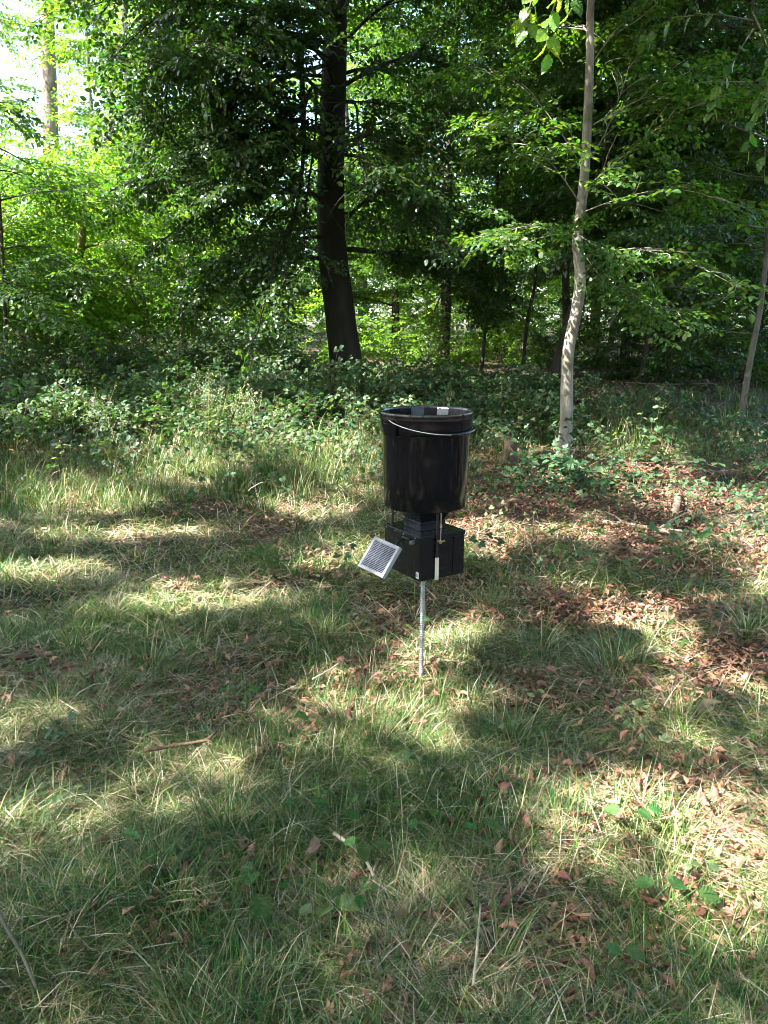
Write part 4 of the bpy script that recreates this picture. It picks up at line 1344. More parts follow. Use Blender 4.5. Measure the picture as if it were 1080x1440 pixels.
def blades_mesh(name, P, az, L, w, lean, curl, col, n, r):
    N = len(P)
    d = np.stack([np.cos(az), np.sin(az), np.zeros(N)], 1)
    sd = np.stack([-d[:, 1], d[:, 0], np.zeros(N)], 1)
    tw = r.normal(0, .55, N)
    q = P.copy(); ang = lean.copy()
    rows = []
    up = np.array([0, 0, 1.0])
    for i in range(n + 1):
        t = i / n
        ss = sd * np.cos(tw * t)[:, None] + up * np.sin(tw * t)[:, None]
        ww = (w * (1 - t ** 1.6) * .5)[:, None]
        if i < n:
            rows += [q - ss * ww, q + ss * ww]
        else:
            rows += [q.copy()]
        q = q + (d * np.sin(ang)[:, None] + up * np.cos(ang)[:, None]) * (L / n)[:, None]
        ang = ang + curl / n
        low = (q[:, 2] < P[:, 2] + .006) & (ang > 1.5)
        ang = np.where(low, 1.5 + r.uniform(-.12, .05, N), ang)
    V = np.stack(rows, 1)                      # N, 2n+1, 3
    k = 2 * n + 1
    base = (np.arange(N) * k)[:, None]
    quads = [np.concatenate([base + 2 * i, base + 2 * i + 1, base + 2 * i + 3, base + 2 * i + 2], 1) for i in range(n - 1)]
    tri = np.concatenate([base + 2 * n - 2, base + 2 * n - 1, base + 2 * n], 1)
    Q = np.stack(quads, 1).reshape(-1, 4)
    me = bpy.data.meshes.new(name)
    me.vertices.add(N * k); me.vertices.foreach_set('co', V.astype(np.float32).ravel())
    loops = np.concatenate([Q.ravel(), tri.ravel()]).astype(np.int32)
    nf = len(Q) + N
    me.loops.add(len(loops)); me.loops.foreach_set('vertex_index', loops)
    me.polygons.add(nf)
    ls = np.concatenate([np.arange(len(Q)) * 4, len(Q) * 4 + np.arange(N) * 3]).astype(np.int32)
    me.polygons.foreach_set('loop_start', ls)
    me.update(calc_edges=True)
    fb = np.concatenate([np.repeat(np.arange(N), n - 1), np.arange(N)])
    a_ = me.attributes.new('col', 'FLOAT_COLOR', 'FACE')
    a_.data.foreach_set('color', np.concatenate([col[fb], np.ones((nf, 1))], 1).astype(np.float32).ravel())
    a_ = me.attributes.new('tone', 'FLOAT', 'FACE'); a_.data.foreach_set('value', r.random(N)[fb].astype(np.float32))
    me.materials.append(MATS['grass_blade'])
    me.polygons.foreach_set('use_smooth', np.ones(nf, bool))
    me.validate()
    return me


def sow(name, label, kind, n, region, dens, scl=(0.8, 1.25), seed=0):
    """Ground cover of one kind: tufts sown by a density over the clearing, every blade real geometry, fewer and wider ones further off."""
    r = np.random.default_rng(seed)
    ylo, yhi = region
    if kind == 'seed':
        y = r.uniform(ylo, yhi, n)
    else:
        y = ylo * (yhi / ylo) ** r.uniform(0, 1, n)
    x = r.uniform(-0.60, 0.60, n) * (y + 0.4)
    k = r.random(n) < dens(x, y)
    x, y = x[k], y[k]; m = len(x)
    if kind == 'seed':
        rot = np.stack([r.normal(0, .12, m), r.normal(0, .12, m), r.uniform(0, 2 * PI, m)], 1)
        o = scatter(name, np.stack([x, y, H(x, y)], 1), rot, r.uniform(*scl, m), r.integers(0, 3, m), TUFT['seed'])
        return tag(o, label, 'grass', None, 'stuff')
    nb, rad, Lr, Wr, le, cu, st, ol, sp, seg, bz = KINDS[kind]
    lod = np.clip(2.6 / y, .30, 1.0)
    cnt = np.maximum(4, (nb * lod * r.uniform(.6, 1.3, m))).astype(int)
    T = np.repeat(np.arange(m), cnt); N = len(T)
    size = r.uniform(*scl, m)[T]
    a = r.uniform(0, 2 * PI, N); q = rad * np.sqrt(r.random(N)) * size * (1 + .6 * (1 - lod[T]))
    bx, by = x[T] + q * np.cos(a), y[T] + q * np.sin(a)
    P = np.stack([bx, by, H(bx, by) + r.uniform(0, 1, N) * bz - .004], 1)
    az = r.uniform(0, 2 * PI, m)[T] + (r.normal(0, sp, N) if sp < 5 else r.uniform(0, 2 * PI, N))
    if kind == 'fresh' or kind == 'tall':
        az = np.where(r.random(N) < .6, a + r.normal(0, .5, N), az)
    wid = r.uniform(*Wr, N) * size * (1 + 1.0 * (1 - lod[T]))
    stt = np.clip(st + r.normal(0, .15, m), 0, 1)[T]
    pick_ = r.random(N)
    col = GREEN_A[r.integers(0, len(GREEN_A), N)]
    col = np.where((pick_ < stt + ol)[:, None], OLIVE_A[r.integers(0, len(OLIVE_A), N)], col)
    col = np.where((pick_ < stt)[:, None], STRAW_A[r.integers(0, len(STRAW_A), N)], col)
    col = col * r.uniform(.75, 1.25, N)[:, None] * r.uniform(.75, 1.2, m)[T][:, None]
    me = blades_mesh(name, P, az, r.uniform(*Lr, N) * size, wid, r.uniform(*le, N), r.uniform(*cu, N), np.clip(col, 0, .8), seg, r)
    o = obj(name, me)
    return tag(o, label, 'grass', None, 'stuff')


def uv_of(x, y):
    u, v, z = proj(np.stack([x, y, H(x, y)], -1)); return u, v


def away(x, y, d0=0.0):
    return np.hypot(x - 0.155, y - 3.0) > d0


def d_mat(x, y):
    L = litter_at(x, y)
    return np.clip((1 - 0.97 * L) * (0.08 + 1.3 * sm(.25, .8, vnoise(x, y, .42, 1))), 0, 1) * away(x, y, .05)


def d_fresh(x, y):
    L = litter_at(x, y); u, v = uv_of(x, y)
    left = np.where(v > 700, sm(900, 300, u) * 0.5 + 0.5, 1)
    return np.clip((1 - 0.97 * L) * (0.10 + 1.2 * sm(.3, .85, vnoise(x, y, .33, 2))) * left, 0, 1) * away(x, y, .06)


def d_straw(x, y):
    u, v = uv_of(x, y)
    s = field([(300, 830, 120, 30, .9), (950, 1130, 150, 70, 1), (250, 1105, 170, 50, .8), (80, 1000, 100, 60, .7), (600, 920, 120, 50, .6), (1050, 1200, 90, 60, .9), (640, 1370, 200, 90, .6),
               (150, 1380, 250, 90, .6), (480, 680, 60, 40, .8), (850, 960, 110, 40, .6), (750, 740, 80, 30, .5)], u, v, .5)
    return np.clip(0.22 + 0.5 * vnoise(x, y, .3, 3) ** 2 + .8 * s, 0, 1) * (1 - .8 * litter_at(x, y))


def d_tall(x, y):
    u, v = uv_of(x, y)
    band = field([(250, 640, 330, 50, 1), (480, 620, 110, 60, .9), (120, 690, 160, 36, .8), (60, 640, 120, 50, .9), (330, 690, 120, 26, .5)], u, v, .45)
    dark = field([(960, 590, 220, 52, .85), (690, 610, 60, 40, .5), (600, 560, 70, 20, .4)], u, v, .4)
    return np.clip(np.maximum(band * (0.35 + .9 * vnoise(x, y, .45, 4)), dark), 0, 1)


def d_seed(x, y):
    u, v = uv_of(x, y)
    return field([(320, 625, 60, 40, .10), (420, 605, 60, 40, .07), (500, 600, 30, 40, .07), (110, 650, 70, 30, .06), (240, 640, 50, 30, .05)], u, v, .4)


sow('matted_grass', 'matted green and straw coloured grass covering the clearing', 'mat', 8200, (1.05, 9.5), d_mat, (.75, 1.25), 1)
sow('fresh_grass', 'short fresh green grass growing through the mat', 'fresh', 9000, (1.05, 10.5), d_fresh, (.8, 1.3), 2)
sow('dry_grass', 'dry straw lying flat among the grass', 'straw', 8500, (1.05, 9), d_straw, (.8, 1.3), 3)
sow('tall_grass', 'tall soft grass along the back of the clearing', 'tall', 4200, (4.5, 12), d_tall, (.55, 1.0), 4)
sow('seeding_grass', 'flowering grass with pale feathery seed heads', 'seed', 3500, (4.5, 11), d_seed, (.7, 1.1), 5)

# low broad-leaved weeds between the grass
r = np.random.default_rng(55)
n = 9000
y = r.uniform(2.0, 10.5, n); x = r.uniform(-.58, .58, n) * (y + .4)
u, v = uv_of(x, y)
d = field([(250, 600, 360, 70, .8), (480, 560, 160, 50, .8), (300, 690, 330, 40, .15), (850, 680, 210, 40, .42), (940, 740, 180, 40, .22), (930, 600, 220, 60, .10), (680, 620, 70, 60, .5), (700, 800, 300, 40, .12), (1050, 700, 60, 80, .5)], u, v, .5)
k = r.random(n) < np.maximum(d, .004) * (.2 + 1.2 * sm(.35, .8, vnoise(x, y, .6, 12)))
x, y = x[k], y[k]; m = len(x)
far_ = sm(5, 9, y)
z = H(x, y) + .03 + r.uniform(0, 1, m) * (.05 + .22 * far_)
az = r.uniform(0, 2 * PI, m)
wd = scatter('low_weeds', np.stack([x, y, z], 1), euler_xz(np.stack([np.cos(az), np.sin(az), r.normal(.25, .3, m)], 1), np.stack([r.normal(0, .4, m), r.normal(-.15, .4, m), np.ones(m)], 1)),
             r.uniform(.45, .75, m) + .35 * far_, r.integers(0, 6, m), SPRAY['bramble'] + SPRAY['pale'])
tag(wd, 'low broad leaved weeds and bramble shoots growing through the grass', 'weeds', None, 'stuff')

# single tussocks one can point at
GT = 'grass tussocks in the clearing'
TM = [tuft('tussock', 2000 + k) for k in range(4)]
tuss = [(760, 925, 1.25, 'big dark tussock of grass right of the feeder rod'), (865, 955, 1.3, 'sprawling tussock of green and straw blades right of the big dark one'),
        (215, 950, 1.1, 'dark green tussock with straw base at the left of the clearing'), (490, 1035, .8, 'small olive tussock in front of the feeder'),
        (85, 1010, 1.1, 'bleached straw tussock near the left edge'), (205, 720, 1.2, 'dark green tussock above the sunlit strip at the left'),
        (70, 745, 1.0, 'tussock at the left edge just above the sunlit strip'), (330, 680, 1.2, 'dark tussock in the middle of the tall grass on the left'),
        (420, 775, .8, 'small spiky tussock left of the solar panel'), (690, 860, 1.0, 'green tussock right below the control box'),
        (650, 800, .9, 'tussock behind the control box on its right'), (720, 1055, 1.1, 'dark low tussock in the shade in front of the feeder'),
        (1050, 895, 1.1, 'green tussock at the right edge'), (455, 905, 1.0, 'brownish tussock left of the feeder rod'),
        (320, 1190, 1.0, 'yellowish upright tussock left of centre in the foreground'), (960, 1030, .9, 'green tussock around the cupped tan leaf'),
        (700, 1385, 1.0, 'yellow green tussock at the bottom right of centre'), (930, 1300, .9, 'fresh green tussock in the shade at the lower right'),
        (620, 985, .7, 'little tussock close right of the rod foot'), (150, 880, .9, 'low tussock left of the sunlit strip'), (1060, 1400, .9, 'pale tussock in the lower right corner')]
for k, (u, v, s, lab) in enumerate(tuss):
    p = ground(u, v)
    o = obj('grass_tussock', TM[k % 4], None, None, p - Vector((0, 0, .01)), (0, 0, rnd.uniform(0, 6.28)), s)
    tag(o, lab, 'grass tussock', GT)


# ------------------------------------------------------------------ dead leaves
def dead_leaf(seed, curl=1.0):
    """A dry beech leaf, curled across and along."""
    r = random.Random(seed)
    nx_, ny_ = 6, 4
    L, W = 1.0, 0.74
    c1 = r.uniform(.0, .95) * curl; c2 = r.uniform(-.55, .55) * curl
    V = []
    for i in range(nx_ + 1):
        t = i / nx_
        w = W * 0.5 * math.sin(PI * t ** 0.85) ** 0.8 if 0 < t < 1 else 0.012
        for j in range(ny_ + 1):
            s_ = -1 + 2 * j / ny_
            a = s_ * w * c1 * 2
            x = L * (t - .5); y_ = w * math.sin(a) / max(abs(a), 1e-6) * s_ * (1 if a else 0) if abs(a) > 1e-4 else w * s_
            z = (1 - math.cos(a)) * w / max(abs(c1 * w * 2), .05) * .5 + c2 * (t - .5) ** 2 + 0.05 * r.gauss(0, 1) * (0 < t < 1) + 0.02 * math.sin(t * 22) * abs(s_)
            V.append((x, y_, z))
    F = []
    for i in range(nx_):
        for j in range(ny_):
            a = i * (ny_ + 1) + j
            F.append((a, a + 1, a + ny_ + 2, a + ny_ + 1))
    mz = min(v_[2] for v_ in V)
    V = [(x, y_, z - mz) for x, y_, z in V]
    return V, F


DEAD = {}
for mi, mat in enumerate(('leaf_dead', 'leaf_dead_pale', 'leaf_dead_dark')):
    DEAD[mat] = []
    for k in range(5):
        V, F = dead_leaf(1500 + k + 10 * mi)
        DEAD[mat].append(mesh_of('dead_leaf', V, F, [mat], None, True, {'tone': [k * .2] * len(F)}))
LIT_SRC = [source(m, 'dead') for mat in DEAD for m in DEAD[mat]]
# leaf litter as ground cover
n = 150000
r = np.random.default_rng(31)
y = 1.05 * (17 / 1.05) ** r.uniform(0, 1, n)
x = r.uniform(-0.6, 0.6, n) * (y + .4)
d = np.clip(litter_at(x, y) * (0.2 + 1.0 * sm(.25, .75, vnoise(x, y, .3, 8))) + 0.30 * sm(.7, .25, vnoise(x, y, .42, 1)) + .03, 0, 1)
k = (r.random(n) < d) & (r.random(n) < np.clip(y / 6 + .25, 0, 1))
x, y = x[k], y[k]; m = len(x)
z = H(x, y) + r.uniform(0.005, .055, m)
idx = np.where(r.random(m) < .60, r.integers(0, 5, m), np.where(r.random(m) < .3, r.integers(5, 10, m), r.integers(10, 15, m)))
lo = scatter('leaf_litter', np.stack([x, y, z], 1), np.stack([r.normal(0, .45, m) + PI * (r.random(m) < .3), r.normal(0, .4, m), r.uniform(0, 6.28, m)], 1), r.uniform(.028, .058, m) * np.where(r.random(m) < .25, .6, 1), idx, LIT_SRC)
tag(lo, 'litter of reddish brown dead beech leaves on the forest floor', 'leaf litter', None, 'stuff')

# single dead leaves that show large near the camera
GD = {'leaf_dead': 'reddish brown fallen leaves', 'leaf_dead_pale': 'pale tan fallen leaves', 'leaf_dead_dark': 'dark brown fallen leaves'}
LD = {'leaf_dead': 'reddish brown dead leaf {}', 'leaf_dead_pale': 'pale tan dead leaf {}', 'leaf_dead_dark': 'dark brown dead leaf {}'}
spots = [(575, 1030), (590, 1035), (565, 1028), (360, 1095), (385, 1205), (360, 1225), (350, 1245), (435, 1225), (180, 1325), (185, 1340), (210, 1090), (75, 1180), (62, 1200), (440, 1010), (455, 1032),
         (750, 1115), (815, 1170), (880, 1200), (1000, 1165), (990, 1150), (1050, 1230), (1065, 1220), (920, 1385), (905, 1390), (980, 1270), (430, 1345), (555, 900), (540, 905), (530, 940), (1010, 1145),
         (735, 968), (725, 965), (910, 895), (1045, 1010), (1055, 1020), (945, 1045), (965, 1070), (780, 1080), (640, 1105), (670, 1160), (495, 1030), (465, 1320), (830, 1195), (700, 1015)]
for _ in range(230):
    for __ in range(60):
        yy = 1.15 * (4.6 / 1.15) ** rnd.random(); xx = rnd.uniform(-.52, .52) * (yy + .2)
        if rnd.random() < float(litter_at(np.array([xx]), np.array([yy]))[0]) * (.3 + float(vnoise(np.array([xx]), np.array([yy]), .3, 8)[0])) + .04: break
    uu, vv, _z = proj([[xx, yy, Hs(xx, yy)]]); spots.append((float(uu[0]), float(vv[0])))
for i, (u, v) in enumerate(spots):
    p = ground(u, v)
    if math.hypot(p.x - .155, p.y - 3.0) < .05: continue
    q = rnd.random()
    mat = 'leaf_dead' if q < .60 else ('leaf_dead_pale' if q < .72 else 'leaf_dead_dark')
    near = 0.066 if i < 44 else 0.056
    where = ('on the litter behind the feeder to its right' if v < 800 and u > 600 else 'behind the feeder on the left' if v < 800 else
             'in the litter beside the dark tussocks right of the rod' if u > 660 and v < 985 else 'in the grass around the foot of the rod' if u > 430 and v < 1060 and u < 660 else
             'in the grass at the far left, level with the rod foot' if v < 1060 and u <= 430 else 'in front of the dark tussocks at the right' if v < 1085 else
             'on the sunlit litter at the lower right' if u > 800 and v < 1280 else 'in the bottom right corner' if u > 800 else
             'in the middle of the foreground grass' if u > 380 and v < 1280 else 'at the bottom edge right of the broad leaved seedlings' if u > 480 else
             'in the foreground grass at the left' if v < 1280 else 'in the bottom left grass')
    o = obj('fallen_leaf', DEAD[mat][rnd.randrange(5)], None, None, p + Vector((0, 0, rnd.uniform(.035, .075))), (rnd.gauss(0, .6) + (PI if rnd.random() < .25 else 0), rnd.gauss(-.1, .4), rnd.uniform(0, 6.28)), near * rnd.uniform(.8, 1.25))
    tag(o, LD[mat].format(where), 'fallen leaf', GD[mat] + ' ' + where)
# the cupped tan leaf standing up
V, F = dead_leaf(1777, 1.9)
o = obj('fallen_leaf', mesh_of('dead_leaf', V, F, ['leaf_dead_pale'], None, True, {'tone': [.4] * len(F)}), None, None, ground(992, 1015) + Vector((0, 0, .05)), (0.9, -.3, .4), .115)
tag(o, 'large cupped pale tan leaf standing upright in the grass to the right', 'fallen leaf')

# ------------------------------------------------------------------ small broad-leaved plants and seedlings
def seedling(label, u, v, leaves, h=0.06, group=None, mat='leaf_weed', name='seedling', cat='seedling'):
    p = ground(u, v)
    o = thing(name, label, cat, p, group)
    mb = MB()
    for (du, dv, L, az, tilt) in leaves:
        q = at(u + du, v + dv, p.y) - p
        q.y += rnd.uniform(-.02, .02); q.z = max(q.z + .05, .115)
        d = Vector((math.cos(az), math.sin(az), 0))
        mb.tube([Vector((0, 0, 0)), q * .6 - d * .02, q], [.0016, .0014, .001], 4, 0, False)
        e = euler_xz(np.array([[d.x, d.y, -tilt]]), np.array([[rnd.gauss(0, .15), -.35 + rnd.gauss(0, .15), 1.0]]))[0]
        obj('leaf', NEAR_LEAF[mat][rnd.randrange(3)], o, None, q, e, L * 1.05)
    obj('stem', mb.mesh('stem', ['leaf_pale']), o)
    return o


seedling('seedling with two broad toothed leaves at the bottom left of centre', 360, 1310, [(-6, -30, .075, 1.9, .1), (4, -4, .08, -1.2, .2), (30, -6, .03, 0, .1), (-2, -62, .05, 2.6, .1)])
seedling('seedling with two pale green leaves right of the two leaved one at the bottom', 450, 1345, [(0, -30, .065, 1.3, .1), (24, -36, .075, .6, .1), (-10, -25, .05, 2.4, .1)], mat='leaf_pale')
seedling('dark lobed seedling in front of the feeder', 425, 1185, [(-10, -10, .05, 2.6, .1), (14, -16, .055, .6, .1), (70, -18, .055, 1.6, 0), (60, -6, .05, -.5, 0)])
seedling('green seedling beside the reddish stick', 345, 1010, [(-20, -10, .06, 2.5, .1), (5, -20, .055, .8, .1), (-30, -22, .05, 1.8, 0)])
seedling('small seedling with a round blue green leaf in front of the solar panel', 415, 1050, [(0, -8, .06, .5, .3), (-40, -45, .05, 2, .3), (-28, 2, .035, 2.8, .1)])
seedling('single pale leaf in the grass at the left of the foreground', 175, 1225, [(0, -8, .055, .4, .3)], mat='leaf_pale')
seedling('seedling with lobed leaves at the centre of the foreground', 510, 1240, [(-10, -12, .05, 2.2, .1), (16, -8, .05, .3, .1), (0, 14, .055, -1.4, .1)])
seedling('seedling with small oval leaves right of centre in the foreground', 650, 1210, [(0, -6, .045, .3, .1), (30, 6, .045, -.3, .1), (-60, -10, .04, 2.9, .1), (-40, -40, .045, 1.5, .1)])
seedling('dark broad leaved seedling at the lower right', 940, 1310, [(0, -14, .07, .8, .1), (30, 10, .06, -.4, .1), (-20, 0, .055, 2.6, .1)])
seedling('pale seedling beside the sunlit litter at the lower right', 880, 1190, [(-12, -10, .055, 2.4, .1), (10, 8, .045, -.8, .1), (25, 10, .045, 0, .1)])
seedling('seedling among dead leaves at the bottom edge', 850, 1395, [(0, -6, .06, 1.0, .1), (20, 6, .05, -.2, .1)])
seedling('seedling with broad leaves on the litter at the right edge', 1010, 775, [(-12, -12, .10, 2.4, .1), (14, -10, .10, .4, .1), (0, 8, .08, -1.2, .1)])
seedling('seedling with rounded leaves below the bramble by the sapling', 815, 770, [(-14, -20, .10, 2.4, .1), (8, -28, .09, .7, .1), (16, -6, .08, -.2, .1), (-30, -4, .08, 3, .1)])
rs = random.Random(44)
for k in range(14):
    u, v = rs.uniform(30, 1050), rs.uniform(860, 1420)
    seedling('tiny green seedling with a few oval leaves ' + ('at the lower ' if v > 1150 else 'in the grass at the middle ') + ('left' if u < 380 else 'centre' if u < 700 else 'right'), u, v, [(rs.uniform(-16, 16), rs.uniform(-22, 0), rs.uniform(.022, .038), rs.uniform(0, 6.28), .1) for _ in range(3)], group='tiny seedlings in the grass', mat=rs.choice(['leaf_weed', 'leaf_pale', 'leaf_beech']))


def upright_weed(label, u0, v0, path, leaves, L, mat='leaf_pale', name='weed'):
    """A tall weed: a stem with leaf pairs; path in pixels at the stem's distance."""
    p = ground(u0, v0)
    o = thing(name, label, 'weed', p)
    pts = spline([Vector((0, 0, 0))] + [at(u, v, p.y) - p for u, v in path], 4)
    mb = MB(); mb.tube(pts, lerp_list([.004, .0015], len(pts)), 5, 0, False)
    obj('stem', mb.mesh('stem', ['leaf_pale'], True), o)
    for j in range(leaves):
        t = .25 + .75 * (j + .5) / leaves
        i = min(int(t * (len(pts) - 1)), len(pts) - 2)
        a = j * 2.4 + rnd.uniform(-.4, .4)
        e = euler_xz(np.array([[math.cos(a), math.sin(a), .1]]), np.array([[rnd.gauss(0, .3), rnd.gauss(-.2, .3), 1.0]]))[0]
        obj('leaf', NEAR_LEAF[mat][rnd.randrange(3)], o, None, pts[i], e, L * rnd.uniform(.7, 1.15) * (1.2 - .5 * t))


upright_weed('pale yellowish weed with a leafy top right of the sapling', 886, 655, [(896, 625), (900, 600), (904, 578)], 13, .10)
upright_weed('taller pale weed stem with small leaves right of the yellowish one', 905, 655, [(918, 620), (926, 580), (930, 556)], 14, .08)
upright_weed('thin weed with narrow leaves at the right of the litter', 1040, 690, [(1034, 655), (1036, 625)], 7, .06, 'leaf_bramble')
upright_weed('slim pale stalk rising from the tall grass left of the bucket', 392, 660, [(388, 620), (380, 575)], 7, .07)
upright_weed('spindly weed between the brambles and the dead branch', 850, 690, [(853, 660), (862, 632)], 9, .06, 'leaf_bramble')
for k, (u, v, pth) in enumerate([(1075, 640, [(1062, 605), (1040, 590), (1015, 588)]), (1082, 650, [(1070, 620), (1052, 600), (1040, 580)]), (1085, 600, [(1060, 585), (1020, 600), (985, 610)])]):
    upright_weed(['leafy sprig arching in from the right edge', 'white glinting sprig at the right edge', 'low sprig reaching left from the right edge'][k], u, v, pth, 16, .085, 'leaf_bramble', 'sprig')

# brambles with single leaves around the foot of the sapling
GBF = 'brambles around the foot of the sapling'
br = random.Random(71)


def leafy_bramble(label, u, v, rx, h, canes, leaves):
    p = ground(u, v)
    o = thing('bramble', label, 'bramble', p, GBF)
    for c in range(canes):
        a = br.uniform(0, 2 * PI)
        pts = limb_path(Vector((br.gauss(0, .08), br.gauss(0, .08), 0)), (math.cos(a), math.sin(a) * .7, br.uniform(.5, 1.3)), rx * br.uniform(.7, 1.3), br, 1.1, 7, .1)
        for q in pts: q.z = max(q.z, .06)
        mb = MB(); mb.tube(pts, lerp_list([.0045, .002], len(pts)), 4, 0, False)
        obj('stem', mb.mesh('stem', ['twig_brown'], True), o)
        for j in range(leaves):
            t = .15 + .85 * (j + .5) / leaves
            i = min(int(t * (len(pts) - 1)), len(pts) - 2)
            q = pts[i].lerp(pts[i + 1], t * (len(pts) - 1) - i)
            b = br.uniform(0, 2 * PI)
            for da, k in ((0, 1), (1.2, .8), (-1.2, .8)):
                x = (math.cos(b + da), math.sin(b + da), br.gauss(-.05, .2))
                e = euler_xz(np.array([x]), np.array([[br.gauss(0, .3), br.gauss(-.25, .3), 1.0]]))[0]
                obj('leaf', NEAR_LEAF['leaf_bramble'][br.randrange(3)], o, None, q + Vector((math.cos(b) * .04, math.sin(b) * .04, .03)), e, .085 * k * br.uniform(.75, 1.2))


leafy_bramble('bramble sprawling left of the foot of the sapling', 745, 690, .75, .3, 8, 5)
leafy_bramble('bramble right at the foot of the sapling', 815, 680, .75, .3, 9, 5)
leafy_bramble('bramble right of the sapling beside the dead branch', 880, 688, .75, .3, 8, 5)

# ------------------------------------------------------------------ stump, dead wood, sticks
sb = ground(716, 662)
st = thing('tree_stump', 'short brown weathered stump left of the sapling', 'stump', sb)
mb = MB(); mb.tube([Vector((0, 0, -.05)), Vector((.005, 0, .1)), Vector((0, 0, .24)), Vector((.01, 0, .31))], [.085, .07, .066, .058], 12, 0, True, .06, 4)
obj('stump_wood', mb.mesh('stump_wood', ['wood_stump'], True), st)
mb = MB(); mb.tube([Vector((.01, 0, .312)), Vector((.012, 0, .322))], [.05, .045], 12, 0, True, .08, 5)
obj('cut_face', mb.mesh('cut_face', ['twig_brown']), st)


def stick(label, pts_px, rad, mat, lift=.02, name='stick', cat='stick', forks=()):
    P_ = [ground(u, v) + Vector((0, 0, lift)) for u, v in pts_px]
    base = P_[0].copy()
    mb = MB()
    path = spline([p - base for p in P_], 4)
    mb.tube(path, lerp_list([rad, rad * .9, rad * .55], len(path)), 7, 0, True, .12, 9)
    for i, du, dv, l in forks:
        q = ground(pts_px[i][0] + du, pts_px[i][1] + dv) + Vector((0, 0, lift + l)) - base
        mb.tube([P_[i] - base, (P_[i] - base).lerp(q, .5) + Vector((0, 0, .01)), q], [rad * .6, rad * .45, rad * .2], 6, 0, True, .1, 3)
    o = obj(name, mb.mesh(name, [mat], True), None, None, base)
    tag(o, label, cat)


stick('reddish brown forked stick lying in the grass left of centre', [(205, 1088), (240, 1082), (285, 1076), (300, 1066), (318, 1046)], .007, 'twig_brown', .085, forks=[(2, 20, 4, .0)])
stick('grey stick pointing down to the right at the centre of the foreground', [(470, 1210), (495, 1228), (512, 1248), (526, 1272)], .006, 'twig_pale', .085)
stick('dark grey twig in the lower left corner', [(2, 1330), (18, 1360), (38, 1395), (58, 1445)], .005, 'bark_grey', .10)
stick('thin pale twig standing near the bottom edge', [(664, 1440), (668, 1400), (671, 1362), (674, 1325)], .0035, 'twig_pale', .10)
stick('pale dead branch on the litter right of the sapling', [(845, 740), (880, 744), (925, 750), (968, 754)], .018, 'twig_pale', .03, 'dead_branch', 'branch', forks=[(2, 40, -14, .05), (1, -30, -12, .04), (2, 30, 14, .0)])
stick('thick broken log end on the litter at the right', [(948, 730), (952, 712), (955, 698)], .034, 'twig_pink', .03, 'broken_log', 'log')
stick('short pale branch at the foot of the sapling', [(800, 655), (818, 668), (838, 672)], .018, 'twig_pale', .06, 'dead_branch', 'branch')
stick('thin stick leaning against the sapling foot', [(792, 668), (802, 655), (812, 640)], .010, 'twig_pale', .10)
stick('thin dark twig behind the rod under the control box', [(522, 840), (556, 838), (590, 838), (610, 846)], .004, 'twig_brown', .08)
stick('dead twig on the litter right of the centre', [(870, 770), (905, 762), (945, 768)], .008, 'twig_brown', .03)
stick('fallen branch in the shade behind the sapling', [(880, 545), (940, 548), (1010, 546)], .013, 'bark_grey', .08, 'dead_branch', 'branch')
stick('straw coloured stalk lying in front of the rod', [(440, 985), (462, 972), (478, 960)], .003, 'twig_pale', .09)

# ------------------------------------------------------------------ the feeder
FB = Vector((0.155, 3.0, Hs(0.155, 3.0) - 0.03))
feeder = thing('game_feeder', 'black bucket feeder with small solar panel and control box on a ridged metal rod', 'game feeder', FB)
CX, CYY = 0.164, 3.0


def fpart(name, mb, mats, parent=None, smooth=True, deg=35, bevel=0):
    mb.V = [tuple(Vector(v) - FB) for v in mb.V]
    me_ = mb.mesh(name, mats)
    if smooth: auto_smooth(me_, deg)
    o = obj(name, me_, parent or feeder)
    if bevel:
        bv = o.modifiers.new('bevel', 'BEVEL'); bv.width = bevel; bv.segments = 2; bv.limit_method = 'ANGLE'
    return o


# bucket: slightly tapered wall, base edge, collar
mb = MB()
zb = 0.760
mb.lathe([(0.001, zb + .006), (0.150, zb + .006), (0.155, zb), (0.162, zb + .002), (0.1645, zb + .010), (0.1665, zb + .10), (0.1685, zb + .20), (0.1700, zb + .288), (0.1715, zb + .296), (0.1785, zb + .299), (0.1800, zb + .303),
          (0.1805, zb + .325), (0.1808, zb + .350), (0.1812, zb + .353)], 96, (CX, CYY, 0))
bucket = fpart('bucket', mb, ['black_plastic'], None, True, 30)
# lid: rolled rim, groove, recessed disc
mb = MB()
zr = 1.137
mb.lathe([(0.1815, zr - .026), (0.1850, zr - .026), (0.1866, zr - .023), (0.1866, zr - .016), (0.1848, zr - .0145), (0.1848, zr - .0125), (0.1872, zr - .011), (0.1876, zr - .005), (0.1866, zr - .001), (0.184, zr), (0.178, zr),
          (0.1755, zr - .001), (0.1742, zr - .004), (0.1725, zr - .044), (0.165, zr - .048), (0.120, zr - .048), (0.001, zr - .046)], 96, (CX, CYY, 0))
lid = fpart('lid', mb, ['black_lid'], None, True, 28)
# flat facets inside the lid rim
fr_ = random.Random(4)
for k in range(20):
    a = 2 * PI * k / 20 + .16
    R = Matrix.Rotation(a, 3, 'Z')
    mb = MB(); mb.box(Vector((CX, CYY, zr - .0245)) + R @ Vector((.1675, 0, 0)), (.0022, .0515, .036), R @ Matrix.Rotation([.03, .08, .05, .13, .04, .21, .06][k % 7], 3, 'Y') @ Matrix.Rotation(fr_.uniform(-.03, .03), 3, 'Z'))
    fpart('lid_facet', mb, ['black_lid'], lid, False, bevel=.0006)
